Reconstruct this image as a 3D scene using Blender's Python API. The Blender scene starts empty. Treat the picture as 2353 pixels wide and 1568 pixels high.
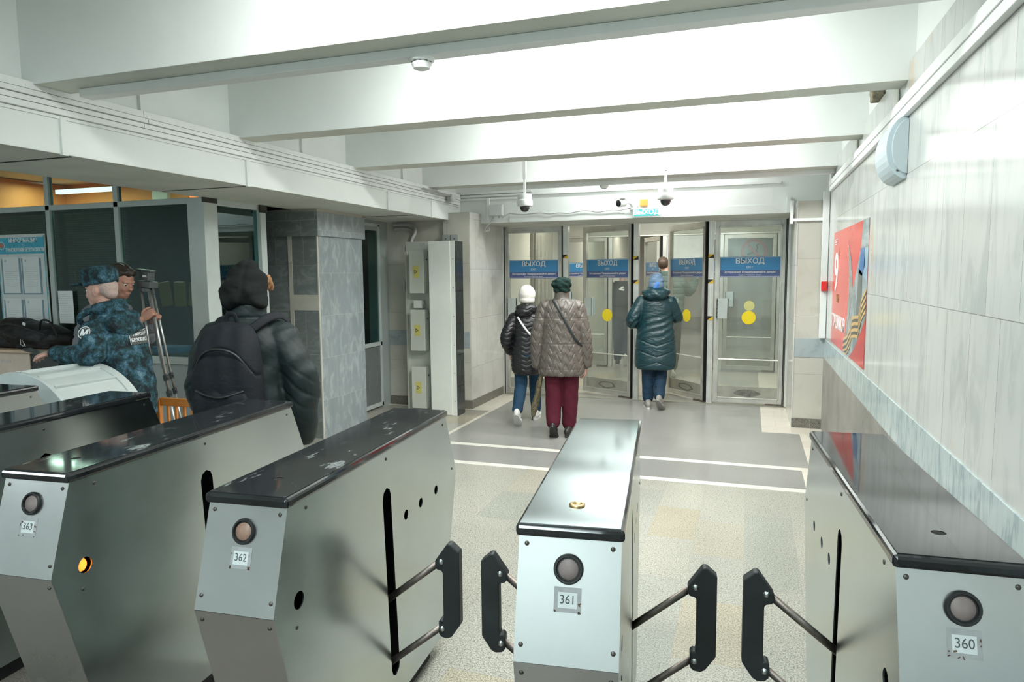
import bpy, bmesh, math, random
from mathutils import Vector, Matrix
from mathutils.geometry import tessellate_polygon
random.seed(7)
S = bpy.context.scene
COL = S.collection
PI = math.pi
R = math.radians

# ---------------------------------------------------------------- camera
yaw, pitch, roll = 0.329728, 0.0966214, -0.0089572
fw = Vector((-math.sin(yaw)*math.cos(pitch), math.cos(yaw)*math.cos(pitch), -math.sin(pitch)))
rt = Vector((math.cos(yaw), math.sin(yaw), 0)); up = rt.cross(fw)
r2 = rt*math.cos(roll)+up*math.sin(roll); u2 = -rt*math.sin(roll)+up*math.cos(roll)
cd = bpy.data.cameras.new('camera'); cd.sensor_width = 36; cd.lens = 24.472; cd.clip_start = 0.05
cam = bpy.data.objects.new('camera', cd); COL.objects.link(cam)
M4 = Matrix((r2, u2, -fw)).transposed().to_4x4(); M4.translation = Vector((0, 0, 1.7))
cam.matrix_world = M4; S.camera = cam
# ---------------------------------------------------------------- world, exposure
w = bpy.data.worlds.new('world'); S.world = w; w.use_nodes = True
w.node_tree.nodes['Background'].inputs[0].default_value = (0.55, 0.62, 0.63, 1)
w.node_tree.nodes['Background'].inputs[1].default_value = 0.05
vs = S.view_settings; vs.view_transform = 'Standard'; vs.look = 'None'; vs.gamma = 1; vs.use_curve_mapping = False
vs.exposure = 0.29
# ---------------------------------------------------------------- lights (tubes between the ceiling beams, vestibule tubes, added fills)
def area(name, loc, sx, sy, power, col, rot=(0, 0, 0)):
    l = bpy.data.lights.new(name, 'AREA'); l.shape = 'RECTANGLE'; l.size = sx; l.size_y = sy
    l.energy = power*0.50; l.color = col
    o = bpy.data.objects.new(name, l); COL.objects.link(o); o.location = loc; o.rotation_euler = rot
    return o
COOL = (0.84, 0.98, 1.0); WARM = (1.0, 0.96, 0.88); NEU = (0.98, 1.0, 0.97)
for i, (ly, pw) in enumerate([(-4.3, 130), (-2.9, 110), (-1.3, 60), (0.3, 56), (1.95, 88), (3.55, 100), (5.15, 105), (6.75, 100)]):  # rearmost rows added to brighten what the turnstile plates reflect
    area('hall_light', (-0.95, ly, 3.08), 1.5, 0.16, pw, COOL if ly < 1 else NEU, (R(32) if ly > 0 else 0, 0, 0))
area('lobby_light', (-1.2, 8.02, 3.2), 1.6, 0.14, 42, NEU)
area('vestibule_light', (-1.4, 10.7, 2.62), 3.2, 0.25, 130, WARM)
area('far_hall_light', (-1.6, 14.5, 2.9), 5, 0.4, 170, WARM)
area('far_hall_light', (-1.6, 18.0, 2.9), 5, 0.4, 170, WARM)
area('left_hall_light', (-6.4, 1.2, 2.85), 1.8, 0.2, 60, COOL)  # unseen modest fill added for the darker left area
area('left_hall_light', (-6.6, -2.6, 2.85), 2.4, 0.3, 170, COOL)  # unseen lamp added to brighten what the left turnstile plates reflect
area('booth_light', (-8.2, 6.6, 2.9), 1.0, 0.2, 60, (1, 0.85, 0.65))  # second lamp added to brighten the dim left end of the booth
area('booth_light', (-6.3, 6.3, 2.9), 1.2, 0.2, 95, (1, 0.85, 0.65))

# ---------------------------------------------------------------- material helpers
def new_mat(name):
    m = bpy.data.materials.new(name); m.use_nodes = True
    return m, m.node_tree, m.node_tree.nodes['Principled BSDF']
def N(nt, typ, **kw):
    n = nt.nodes.new(typ)
    for k, v in kw.items():
        if isinstance(k, str) and hasattr(n, k): setattr(n, k, v)
    return n
def inp(n, d):
    for k, v in d.items(): n.inputs[k].default_value = v
    return n
def c4(c): return (c[0], c[1], c[2], 1)
def bump(nt, bs, h, strength, dist=0.01):
    b = nt.nodes.new('ShaderNodeBump'); b.inputs['Strength'].default_value = strength; b.inputs['Distance'].default_value = dist
    nt.links.new(h, b.inputs['Height']); nt.links.new(b.outputs[0], bs.inputs['Normal']); return b
def ramp(nt, fac, stops, const=False):
    r = nt.nodes.new('ShaderNodeValToRGB'); e = r.color_ramp.elements
    if const: r.color_ramp.interpolation = 'CONSTANT'
    while len(e) < len(stops): e.new(0.5)
    for i, (p, c) in enumerate(stops): e[i].position = p; e[i].color = c4(c)
    nt.links.new(fac, r.inputs[0]); return r
def coords(nt, scale=(1, 1, 1), swz=None):
    tc = nt.nodes.new('ShaderNodeTexCoord'); src = tc.outputs['Object']
    if swz:
        s = nt.nodes.new('ShaderNodeSeparateXYZ'); c = nt.nodes.new('ShaderNodeCombineXYZ')
        nt.links.new(src, s.inputs[0])
        for i, a in enumerate(swz):
            if a in 'XYZ': nt.links.new(s.outputs[a], c.inputs[i])
        src = c.outputs[0]
    m = nt.nodes.new('ShaderNodeMapping'); m.inputs['Scale'].default_value = scale
    nt.links.new(src, m.inputs[0]); return m.outputs[0]
def noise(nt, vec, scale, detail=3, rough=0.5, dist=0.0):
    n = nt.nodes.new('ShaderNodeTexNoise'); inp(n, {'Scale': scale, 'Detail': detail, 'Roughness': rough, 'Distortion': dist})
    nt.links.new(vec, n.inputs['Vector']); return n.outputs[0]
def mix(nt, fac, a, b, mode='MIX'):
    m = nt.nodes.new('ShaderNodeMix'); m.data_type = 'RGBA'; m.blend_type = mode
    for s, v in ((m.inputs[0], fac), (m.inputs[6], a), (m.inputs[7], b)):
        if hasattr(v, 'node'): nt.links.new(v, s)
        elif isinstance(v, (int, float)): s.default_value = v
        else: s.default_value = c4(v)
    return m.outputs[2]
def simple(name, col, rough=0.5, metal=0.0, var=0.06, nscale=9, bmp=0.0, spec=0.5, coat=0.0, bscale=60, emit=None):
    m, nt, bs = new_mat(name)
    v = coords(nt); n = noise(nt, v, nscale, 4)
    lo = [max(0, x*(1-var)) for x in col]; hi = [min(1, x*(1+var)) for x in col]
    r = ramp(nt, n, [(0.3, lo), (0.7, hi)]); nt.links.new(r.outputs[0], bs.inputs['Base Color'])
    inp(bs, {'Roughness': rough, 'Metallic': metal, 'Specular IOR Level': spec, 'Coat Weight': coat})
    if bmp: bump(nt, bs, noise(nt, v, bscale, 3), bmp, 0.004)
    if emit: inp(bs, {'Emission Color': c4(emit[0]), 'Emission Strength': emit[1]})
    return m
def glass(name, tint=(0.93, 0.97, 0.96), rough=0.02, haze=0.0, hazecol=(0.6, 0.63, 0.6), refl=0.04):
    m, nt, bs = new_mat(name); nt.nodes.remove(bs)
    out = nt.nodes['Material Output']
    tr = inp(nt.nodes.new('ShaderNodeBsdfTransparent'), {'Color': c4(tint)})
    gl = inp(nt.nodes.new('ShaderNodeBsdfGlossy'), {'Roughness': rough, 'Color': (0.9, 0.95, 0.95, 1)})
    lw = inp(nt.nodes.new('ShaderNodeLayerWeight'), {'Blend': 0.5})
    pw = nt.nodes.new('ShaderNodeMath'); pw.operation = 'POWER'; pw.inputs[1].default_value = 4.0; nt.links.new(lw.outputs['Facing'], pw.inputs[0])
    fr = nt.nodes.new('ShaderNodeMath'); fr.operation = 'MULTIPLY_ADD'; fr.inputs[1].default_value = 0.85; fr.inputs[2].default_value = refl; nt.links.new(pw.outputs[0], fr.inputs[0])
    mx = nt.nodes.new('ShaderNodeMixShader'); nt.links.new(fr.outputs[0], mx.inputs[0])
    first = tr.outputs[0]
    if haze:
        df = inp(nt.nodes.new('ShaderNodeBsdfDiffuse'), {'Color': c4(hazecol)})
        n = noise(nt, coords(nt, (1, 1, .5)), 3, 4)
        mm = nt.nodes.new('ShaderNodeMath'); mm.operation = 'MULTIPLY'; mm.inputs[1].default_value = haze*2
        nt.links.new(n, mm.inputs[0])
        hx = nt.nodes.new('ShaderNodeMixShader'); nt.links.new(mm.outputs[0], hx.inputs[0])
        nt.links.new(tr.outputs[0], hx.inputs[1]); nt.links.new(df.outputs[0], hx.inputs[2]); first = hx.outputs[0]
    nt.links.new(first, mx.inputs[1]); nt.links.new(gl.outputs[0], mx.inputs[2]); nt.links.new(mx.outputs[0], out.inputs[0])
    return m
def marble(name, base, vein, swz, bw=0.33, bh=0.65, off=(0, 0), stain=0.0, joint=(0.28, 0.28, 0.26), rough=0.22, streak=(1, 1), var=0.08, vs=5, offset=0.5, vamt=0.5):
    """stone slabs: brick joints in the plane swz, veins by stretched noise"""
    m, nt, bs = new_mat(name)
    v = coords(nt, (1, 1, 1), swz)
    sh = nt.nodes.new('ShaderNodeMapping'); sh.inputs['Location'].default_value = (off[0], off[1], 0); nt.links.new(v, sh.inputs[0])
    br = nt.nodes.new('ShaderNodeTexBrick'); br.offset = offset
    inp(br, {'Scale': 1.0, 'Brick Width': bw, 'Row Height': bh, 'Mortar Size': 0.0016, 'Mortar Smooth': 0.1, 'Bias': 0.0,
             'Color1': (0, 0, 0, 1), 'Color2': (1, 1, 1, 1), 'Mortar': (0.5, 0.5, 0.5, 1)})
    nt.links.new(sh.outputs[0], br.inputs['Vector'])
    # per-slab shift of the vein pattern
    add = nt.nodes.new('ShaderNodeVectorMath'); add.operation = 'MULTIPLY_ADD'; add.inputs[1].default_value = (9, 7, 5)
    nt.links.new(br.outputs['Color'], add.inputs[0]); nt.links.new(v, add.inputs[2])
    st = nt.nodes.new('ShaderNodeMapping'); st.inputs['Scale'].default_value = (streak[0], streak[1], 1); nt.links.new(add.outputs[0], st.inputs[0])
    n1 = noise(nt, st.outputs[0], vs, 8, 0.62, 0.8)
    n2 = noise(nt, st.outputs[0], vs*0.45, 4, 0.5, 0.4)
    c1 = ramp(nt, n1, [(0.36, vein), (0.5, [base[i]*(1-vamt*.25)+vein[i]*vamt*.25 for i in range(3)]), (0.66, base)])
    c2 = ramp(nt, n2, [(0.35, [x*(1-var) for x in base]), (0.65, base)])
    col = mix(nt, vamt, c2.outputs[0], c1.outputs[0])
    tone = ramp(nt, br.outputs['Color'], [(0, [1-var]*3), (1, [1]*3)])
    col = mix(nt, 1.0, col, tone.outputs[0], 'MULTIPLY')
    if stain:
        n3 = noise(nt, coords(nt, (1, 0.5, 1), swz), 1.7, 4, 0.6)
        f = ramp(nt, n3, [(0.62, (0, 0, 0)), (0.72, (stain,)*3)])
        col = mix(nt, f.outputs[0], col, (0.62, 0.42, 0.22))
    col = mix(nt, br.outputs['Fac'], col, joint)
    nt.links.new(col, bs.inputs['Base Color'])
    inp(bs, {'Roughness': rough, 'Specular IOR Level': 0.45})
    bump(nt, bs, br.outputs['Fac'], -0.25, 0.004)
    return m
def granite(name, c_lo, c_hi, tile=(0.6, 0.32), tint=None, rough=0.3, joint=(0.33, 0.32, 0.28), speck=0.5, scale=150):
    m, nt, bs = new_mat(name)
    v = coords(nt)
    br = nt.nodes.new('ShaderNodeTexBrick'); br.offset = 0.37
    inp(br, {'Scale': 1.0, 'Brick Width': tile[0], 'Row Height': tile[1], 'Mortar Size': 0.0016, 'Mortar Smooth': 0.2,
             'Color1': (0, 0, 0, 1), 'Color2': (1, 1, 1, 1), 'Mortar': (0.5, 0.5, 0.5, 1)})
    rot = nt.nodes.new('ShaderNodeMapping'); rot.inputs['Rotation'].default_value = (0, 0, R(90)); nt.links.new(v, rot.inputs[0])
    nt.links.new(rot.outputs[0], br.inputs['Vector'])
    n1 = noise(nt, v, scale, 2, 0.6); n2 = noise(nt, v, scale*0.45, 2, 0.5); n3 = noise(nt, v, 1.3, 3)
    c = ramp(nt, n1, [(0.40, c_lo), (0.5, [(a*.4+b*.6) for a, b in zip(c_lo, c_hi)]), (0.58, c_hi)])
    dk = ramp(nt, n2, [(0.30, [speck]*3), (0.42, [1]*3)])
    col = mix(nt, 1.0, c.outputs[0], dk.outputs[0], 'MULTIPLY')
    t = tint or [(0, (0.9, 0.9, 0.9)), (1, (1, 1, 1))]
    tone = ramp(nt, br.outputs['Color'], t)
    col = mix(nt, 1.0, col, tone.outputs[0], 'MULTIPLY')
    wear = ramp(nt, n3, [(0.35, (0.9, 0.9, 0.9)), (0.65, (1, 1, 1))]); col = mix(nt, 1.0, col, wear.outputs[0], 'MULTIPLY')
    col = mix(nt, br.outputs['Fac'], col, joint)
    nt.links.new(col, bs.inputs['Base Color']); inp(bs, {'Roughness': rough, 'Specular IOR Level': 0.5})
    return m
def steel(name, col=(0.56, 0.58, 0.57), rough=0.28, aniso_axis=(2, 90, 2), amt=0.10, scr=0.35):
    m, nt, bs = new_mat(name)
    n = noise(nt, coords(nt, aniso_axis), 6, 4, 0.6); n2 = noise(nt, coords(nt), 3.5, 4, 0.6)
    n3 = noise(nt, coords(nt, (8, 8, 60)), 14, 5, 0.7)
    c = ramp(nt, n2, [(0.25, [x*0.90 for x in col]), (0.75, [min(1, x*1.06) for x in col])])
    sc = ramp(nt, n3, [(0.20, (0.8, 0.8, 0.8)), (0.30, (1, 1, 1))]); nt.links.new(c.outputs[0], bs.inputs['Base Color'])
    rr = ramp(nt, n2, [(0.3, (rough*0.92,)*3), (0.7, (rough*1.1,)*3)]); nt.links.new(rr.outputs[0], bs.inputs['Roughness'])
    inp(bs, {'Metallic': 1.0}); bump(nt, bs, n, amt, 0.0015)
    return m

M = {}
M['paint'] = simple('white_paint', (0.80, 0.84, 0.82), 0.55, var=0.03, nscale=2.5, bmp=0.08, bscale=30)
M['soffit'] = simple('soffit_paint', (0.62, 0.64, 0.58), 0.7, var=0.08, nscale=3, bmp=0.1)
M['trunk'] = simple('white_plastic_trunking', (0.82, 0.85, 0.84), 0.4, var=0.03)
M['gap'] = simple('dark_gap', (0.05, 0.05, 0.045), 0.9)
M['rwall'] = marble('white_streaked_marble', (0.66, 0.68, 0.655), (0.40, 0.455, 0.45), 'YZ0', 0.32, 0.66, (0.1, 0.44), stain=0.75, streak=(2.2, 0.5), vs=3.6, vamt=0.5, rough=0.14)
M['strip'] = marble('blue_grey_marble', (0.52, 0.61, 0.62), (0.22, 0.33, 0.36), 'YZ0', 0.6, 0.4, (0, 0.03), streak=(5, 1.2), vs=4, vamt=0.8, rough=0.15)
M['stripx'] = marble('blue_grey_marble_front', (0.42, 0.48, 0.49), (0.22, 0.29, 0.31), 'XZ0', 0.9, 0.4, (0, 0.03), streak=(2, 2), vs=3, vamt=0.6, rough=0.2)
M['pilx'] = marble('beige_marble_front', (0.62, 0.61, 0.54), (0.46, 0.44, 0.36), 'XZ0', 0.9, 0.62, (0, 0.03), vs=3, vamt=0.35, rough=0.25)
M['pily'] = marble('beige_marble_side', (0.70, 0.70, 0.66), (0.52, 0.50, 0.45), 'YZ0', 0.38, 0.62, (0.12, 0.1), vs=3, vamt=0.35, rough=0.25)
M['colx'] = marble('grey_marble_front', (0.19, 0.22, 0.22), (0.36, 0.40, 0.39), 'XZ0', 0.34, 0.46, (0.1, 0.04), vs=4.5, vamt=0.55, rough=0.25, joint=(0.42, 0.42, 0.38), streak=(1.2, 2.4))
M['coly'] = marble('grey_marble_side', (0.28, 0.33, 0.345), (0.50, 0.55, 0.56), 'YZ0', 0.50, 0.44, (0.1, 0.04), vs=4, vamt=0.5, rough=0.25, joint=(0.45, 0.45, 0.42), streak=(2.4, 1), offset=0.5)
M['floor_dark'] = granite('dark_grey_granite_floor', (0.13, 0.12, 0.10), (0.27, 0.245, 0.215), (0.60, 0.30), rough=0.3, joint=(0.12, 0.12, 0.11))
M['base'] = granite('dark_granite', (0.10, 0.10, 0.09), (0.25, 0.24, 0.2), rough=0.4, tint=[(0, (1, 1, 1)), (1, (1, 1, 1))])
M['ribs'] = simple('ribbed_cladding', (0.30, 0.29, 0.26), 0.5, var=0.15, nscale=3)
M['floor_near'] = granite('beige_speckled_granite', (0.25, 0.25, 0.225), (0.54, 0.525, 0.47), (0.60, 0.30),
    tint=[(0, (0.84, 0.88, 0.86)), (0.45, (0.97, 0.97, 0.94)), (0.80, (1, 0.99, 0.95)), (0.98, (1.0, 0.93, 0.78))], rough=0.27, speck=0.6, scale=150)
M['floor_far'] = granite('grey_granite', (0.25, 0.25, 0.235), (0.37, 0.37, 0.345), (0.60, 0.30), rough=0.28, speck=0.85, scale=170, joint=(0.27, 0.27, 0.25))
M['floor_band'] = granite('grey_granite_band', (0.23, 0.23, 0.22), (0.35, 0.35, 0.33), (0.60, 0.30), rough=0.28, speck=0.85, scale=170, joint=(0.27, 0.27, 0.25))
M['floor_edge'] = marble('floor_border_marble', (0.74, 0.70, 0.61), (0.60, 0.52, 0.42), 'XY0', 0.3, 0.3, (0, 0.05), stain=0.35, vs=2, vamt=0.35, rough=0.3, joint=(0.5, 0.45, 0.38))
M['floor_line'] = simple('white_floor_line', (0.72, 0.71, 0.64), 0.35, var=0.08)
M['steel'] = steel('brushed_steel', (0.57, 0.57, 0.56), 0.28, (2, 90, 2), 0.05, 0.1); M['steel_side'] = steel('brushed_steel_side', (0.52, 0.585, 0.59), 0.24, (60, 1, 2), 0.05, 0.15)  # side panels tinted bluish in place of the left hall's reflection
M['steel_cap'] = steel('polished_steel_cap', (0.36, 0.41, 0.43), 0.09, (60, 2, 2), 0.015, 0.1)
M['lacquer'] = simple('black_lacquer', (0.014, 0.016, 0.018), 0.05, var=0.4, nscale=6, spec=0.6)
def worn():
    m, nt, bs = new_mat('worn_black_lacquer')
    n = noise(nt, coords(nt, (3, 0.9, 1)), 6, 8, 0.7); n2 = noise(nt, coords(nt, (6, .7, 1)), 22, 4, 0.7)
    a = ramp(nt, n, [(0.60, (0.020, 0.023, 0.025)), (0.66, (0.16, 0.175, 0.175))])
    b = ramp(nt, n2, [(0.68, (0, 0, 0)), (0.74, (0.10, 0.10, 0.10))]); c = mix(nt, 1.0, a.outputs[0], b.outputs[0], 'ADD')
    nt.links.new(c, bs.inputs['Base Color']); rr = ramp(nt, n, [(0.3, (0.04,)*3), (0.62, (0.08,)*3), (0.70, (0.3,)*3)]); nt.links.new(rr.outputs[0], bs.inputs['Roughness'])
    return m
M['worn'] = worn()
M['black'] = simple('black_plastic', (0.012, 0.013, 0.014), 0.45, var=0.3)
M['void'] = simple('dark_interior', (0.006, 0.006, 0.006), 0.9)
M['rubber'] = simple('paddle_rubber', (0.018, 0.022, 0.023), 0.5, var=0.3, bmp=0.1)
M['oldmetal'] = simple('worn_brown_steel', (0.20, 0.17, 0.15), 0.38, 0.9, var=0.35, nscale=25)
M['chrome'] = simple('bolt_steel', (0.65, 0.66, 0.66), 0.2, 1.0)
M['rust'] = simple('screw_steel', (0.11, 0.10, 0.09), 0.4, 0.8, var=0.4, nscale=80)
M['reader'] = simple('pinkish_reader_face', (0.27, 0.215, 0.205), 0.45, var=0.08, nscale=40)
M['reader2'] = simple('copper_reader_face', (0.36, 0.22, 0.165), 0.4, var=0.1, nscale=200)
M['sticker'] = simple('grey_tape', (0.36, 0.37, 0.37), 0.5, var=0.12, nscale=40)
M['label'] = simple('white_label', (0.66, 0.70, 0.70), 0.5, var=0.02)
M['ink'] = simple('dark_ink', (0.08, 0.09, 0.09), 0.6)
M['glue'] = simple('brown_glue', (0.12, 0.07, 0.05), 0.6)
M['amber'] = simple('amber_lamp', (0.9, 0.25, 0.03), 0.3, emit=((1, 0.22, 0.02), 2.2))
M['brass'] = simple('brass_lock', (0.75, 0.52, 0.25), 0.3, 1.0)
M['alu'] = simple('aluminium_frame', (0.60, 0.60, 0.56), 0.38, 0.7, var=0.16, nscale=5)
M['alu2'] = simple('aluminium_post', (0.74, 0.75, 0.72), 0.35, 0.7, var=0.12, nscale=5)
M['doorpanel'] = simple('dark_grey_panel', (0.16, 0.18, 0.175), 0.6)
M['greyframe'] = simple('grey_painted_frame', (0.50, 0.56, 0.54), 0.5, var=0.04)
M['greypanel'] = simple('grey_panel', (0.36, 0.41, 0.40), 0.6, var=0.05, nscale=3)
M['dirt'] = simple('scuffed_kickplate', (0.36, 0.36, 0.31), 0.5, 0.5, var=0.15, nscale=8)
M['scuff'] = simple('scuff_mark', (0.16, 0.16, 0.14), 0.7, 0.2, var=0.4, nscale=20)
M['glass'] = glass('door_glass', (0.90, 0.93, 0.91), 0.03, haze=0.09)
M['wglass'] = glass('booth_glass', (0.50, 0.68, 0.68), 0.015, refl=0.045)
M['blue'] = simple('sign_blue', (0.06, 0.30, 0.62), 0.35, var=0.03); M['navy'] = simple('sign_navy', (0.09, 0.13, 0.32), 0.35)
M['signwhite'] = simple('sign_white', (0.85, 0.87, 0.88), 0.4, var=0.01)
M['yellow'] = simple('yellow_sticker', (1.0, 0.76, 0.02), 0.4, var=0.03)
M['yellowl'] = simple('pale_yellow_sticker', (0.95, 0.88, 0.25), 0.4, var=0.03)
M['tape_y'] = simple('tape_yellow', (0.75, 0.50, 0.04), 0.5)
M['cab'] = simple('white_cabinet_paint', (0.76, 0.79, 0.74), 0.35, var=0.02)
M['cab2'] = simple('cream_box_paint', (0.62, 0.64, 0.57), 0.4, var=0.03)
M['cabdark'] = simple('dark_cabinet_side', (0.03, 0.035, 0.035), 0.12, var=0.2)
M['warn'] = simple('faded_yellow_label', (0.66, 0.60, 0.17), 0.6, var=0.15, nscale=120)
M['cable'] = simple('grey_cable', (0.42, 0.42, 0.41), 0.5); M['dcable'] = simple('black_cable', (0.03, 0.03, 0.03), 0.5)
M['jbox'] = simple('grey_junction_box', (0.62, 0.66, 0.66), 0.5)
M['dome'] = simple('camera_dome', (0.02, 0.02, 0.025), 0.1, spec=0.8)
M['orangebox'] = simple('orange_beacon', (0.85, 0.40, 0.10), 0.4)
M['exit'] = simple('exit_green', (0.05, 0.45, 0.42), 0.4, emit=((0.08, 0.62, 0.58), 0.35))
M['exitw'] = simple('exit_letters', (0.9, 0.95, 0.9), 0.4, emit=((1, 1, 1), 0.6))
M['red'] = simple('alarm_red', (0.75, 0.03, 0.03), 0.35)
M['lampblue'] = simple('sconce_pale_blue', (0.52, 0.62, 0.66), 0.45, var=0.02)
M['tube'] = simple('lamp_tube', (1, 1, 1), 0.4, emit=((1, 1, 0.93), 5.0))
M['tubew'] = simple('booth_tube', (1, 1, 1), 0.4, emit=((1, 0.93, 0.8), 3.0))
M['farwall'] = marble('far_hall_stone', (0.46, 0.46, 0.42), (0.38, 0.38, 0.35), 'XZ0', 1.2, 0.9, vs=1.5, vamt=0.4, rough=0.5)
M['farside'] = marble('vestibule_stone', (0.74, 0.71, 0.62), (0.60, 0.56, 0.47), 'YZ0', 0.7, 0.62, (0.1, 0.1), vs=2, vamt=0.3, rough=0.35)
M['orange'] = simple('orange_wall', (0.72, 0.27, 0.07), 0.7, var=0.1, nscale=2)
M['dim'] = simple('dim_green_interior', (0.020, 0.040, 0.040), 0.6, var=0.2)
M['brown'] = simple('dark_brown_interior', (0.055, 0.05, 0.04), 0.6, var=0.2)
M['blind'] = simple('brown_blind_slats', (0.17, 0.155, 0.125), 0.5, var=0.1)
M['wood'] = simple('light_desk_wood', (0.60, 0.43, 0.30), 0.4, var=0.1, nscale=6)
M['chairwood'] = simple('orange_varnished_wood', (0.72, 0.26, 0.05), 0.25, var=0.15, nscale=10, coat=0.4)
M['paper'] = simple('white_paper', (0.78, 0.82, 0.82), 0.7, var=0.02); M['print'] = simple('grey_print', (0.50, 0.54, 0.55), 0.8)
M['teal_print'] = simple('board_teal', (0.06, 0.42, 0.58), 0.5, var=0.12, nscale=5)
M['slate'] = simple('board_slate', (0.22, 0.33, 0.40), 0.5)
M['drum'] = simple('white_drum_paint', (0.60, 0.66, 0.65), 0.22, var=0.03)
M['skin'] = simple('skin', (0.62, 0.36, 0.29), 0.5, var=0.08, nscale=25, bmp=0.05, bscale=200)
M['skin2'] = simple('skin_darker', (0.42, 0.22, 0.16), 0.5, var=0.08, nscale=25, bmp=0.05, bscale=200)
M['eye'] = simple('eye_white', (0.75, 0.75, 0.72), 0.2); M['pupil'] = simple('pupil', (0.03, 0.02, 0.015), 0.2)
M['hair'] = simple('dark_brown_hair', (0.035, 0.025, 0.018), 0.5, var=0.4, nscale=60, bmp=0.5, bscale=120)
M['hairg'] = simple('grey_stubble_hair', (0.50, 0.38, 0.34), 0.7, var=0.15, nscale=150, bmp=0.4, bscale=250)
M['haird'] = simple('ginger_hair', (0.26, 0.12, 0.05), 0.6, var=0.5, nscale=60, bmp=0.4)
M['sole'] = simple('white_sole', (0.75, 0.75, 0.72), 0.5); M['shoeb'] = simple('black_shoe', (0.025, 0.025, 0.025), 0.4, bmp=0.1)
M['shoegrey'] = simple('grey_shoe', (0.30, 0.29, 0.27), 0.6); M['shoew'] = simple('white_trainer', (0.80, 0.80, 0.78), 0.5)
def drape(o, target, d, off):
    from mathutils.bvhtree import BVHTree
    bm = bmesh.new(); bm.from_mesh(target.data); tree = BVHTree.FromBMesh(bm); bm.free(); d = Vector(d).normalized()
    mid = sum((v.co.dot(d) for v in o.data.vertices), 0)/max(1, len(o.data.vertices))
    for v in o.data.vertices:
        h = tree.ray_cast(v.co-d*.4, d)
        if h[0]: v.co = h[0]-d*(off-(v.co.dot(d)-mid))
def fabric(name, col, rough=0.6, sheen=0.2, wr=0.35, wscale=5, weave=0.15, var=0.12, stretch=(1, 1, 2.2), spec=0.4):
    m, nt, bs = new_mat(name)
    n = noise(nt, coords(nt, stretch), wscale, 5, 0.55, 0.6); n2 = noise(nt, coords(nt), 350, 2)
    c = ramp(nt, n, [(0.3, [x*(1-var) for x in col]), (0.7, [x*(1+var) for x in col])]); nt.links.new(c.outputs[0], bs.inputs['Base Color'])
    inp(bs, {'Roughness': rough, 'Sheen Weight': 0.0, 'Specular IOR Level': spec})
    a = nt.nodes.new('ShaderNodeMath'); a.operation = 'MULTIPLY_ADD'; a.inputs[1].default_value = weave*0.1
    nt.links.new(n2, a.inputs[0]); nt.links.new(n, a.inputs[2]); bump(nt, bs, a.outputs[0], wr, 0.03); return m
M['taupe'] = fabric('taupe_quilted_nylon', (0.115, 0.100, 0.086), 0.38, 0.1, 0.2, 9, spec=0.6)
M['burgundy'] = fabric('burgundy_trousers', (0.075, 0.004, 0.016), 0.85, 0.3, 0.3, 5)
M['greenhat'] = fabric('dark_green_wool', (0.005, 0.026, 0.021), 0.9, 0.3, 0.4, 12)
M['blackpuf'] = fabric('black_puffer_nylon', (0.009, 0.010, 0.012), 0.35, 0.05, 0.35, 9, spec=0.7)
M['whitehat'] = fabric('white_knit_wool', (0.78, 0.76, 0.70), 0.95, 0.3, 0.25, 30, weave=1.5, var=0.05)
M['jeans'] = fabric('blue_denim', (0.014, 0.055, 0.108), 0.8, 0.2, 0.4, 7)
M['jeansd'] = fabric('dark_blue_denim', (0.010, 0.036, 0.070), 0.8, 0.2, 0.5, 7)
M['teal'] = fabric('teal_nylon_coat', (0.003, 0.036, 0.046), 0.36, 0.05, 0.5, 8, stretch=(1.3, 1.3, 3.2), spec=0.6)
M['scarf'] = fabric('grey_blue_scarf', (0.15, 0.24, 0.36), 0.8, 0.3, 0.5, 9, var=0.35)
M['scarf2'] = fabric('bright_blue_scarf_fold', (0.08, 0.24, 0.62), 0.8, 0.3, 0.5, 9)
M['darkjacket'] = fabric('dark_green_grey_jacket', (0.008, 0.016, 0.0165), 0.55, 0.1, 0.25, 4, stretch=(1, 1, 1.5), spec=0.35)
M['darkhood'] = fabric('charcoal_jersey_hood', (0.010, 0.012, 0.012), 0.95, 0.15, 0.25, 5, spec=0.2)
M['bpack'] = fabric('navy_black_backpack', (0.006, 0.008, 0.012), 0.75, 0.1, 0.25, 6, spec=0.3)
M['bag'] = fabric('black_bag_nylon', (0.008, 0.008, 0.009), 0.5, 0.05, 0.6, 8)
M['greypuf'] = fabric('grey_puffer', (0.18, 0.19, 0.22), 0.6, 0.1, 0.4, 8)
M['sage'] = fabric('sage_green_puffer', (0.07, 0.115, 0.105), 0.6, 0.1, 0.5, 8)
M['charcoal'] = fabric('charcoal_jacket', (0.022, 0.028, 0.030), 0.75, 0.1, 0.5, 8)
M['gold'] = simple('gold_thread_pattern', (0.10, 0.085, 0.045), 0.5, var=0.95, nscale=90)
def camo():
    m, nt, bs = new_mat('blue_digital_camouflage')
    v = coords(nt); sn = nt.nodes.new('ShaderNodeVectorMath'); sn.operation = 'SNAP'; sn.inputs[1].default_value = (0.0048,)*3
    nt.links.new(v, sn.inputs[0])
    n = noise(nt, sn.outputs[0], 15, 6, 0.74, 0.2)
    r = ramp(nt, n, [(0, (0.003, 0.008, 0.013)), (0.43, (0.006, 0.030, 0.038)), (0.49, (0.012, 0.062, 0.078)), (0.54, (0.040, 0.110, 0.165)), (0.61, (0.11, 0.22, 0.27))], True)
    nt.links.new(r.outputs[0], bs.inputs['Base Color']); inp(bs, {'Roughness': 0.8})
    bump(nt, bs, noise(nt, coords(nt, (1, 1, 1.6)), 7, 5), 0.7, 0.03); return m
M['camo'] = camo()

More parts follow.
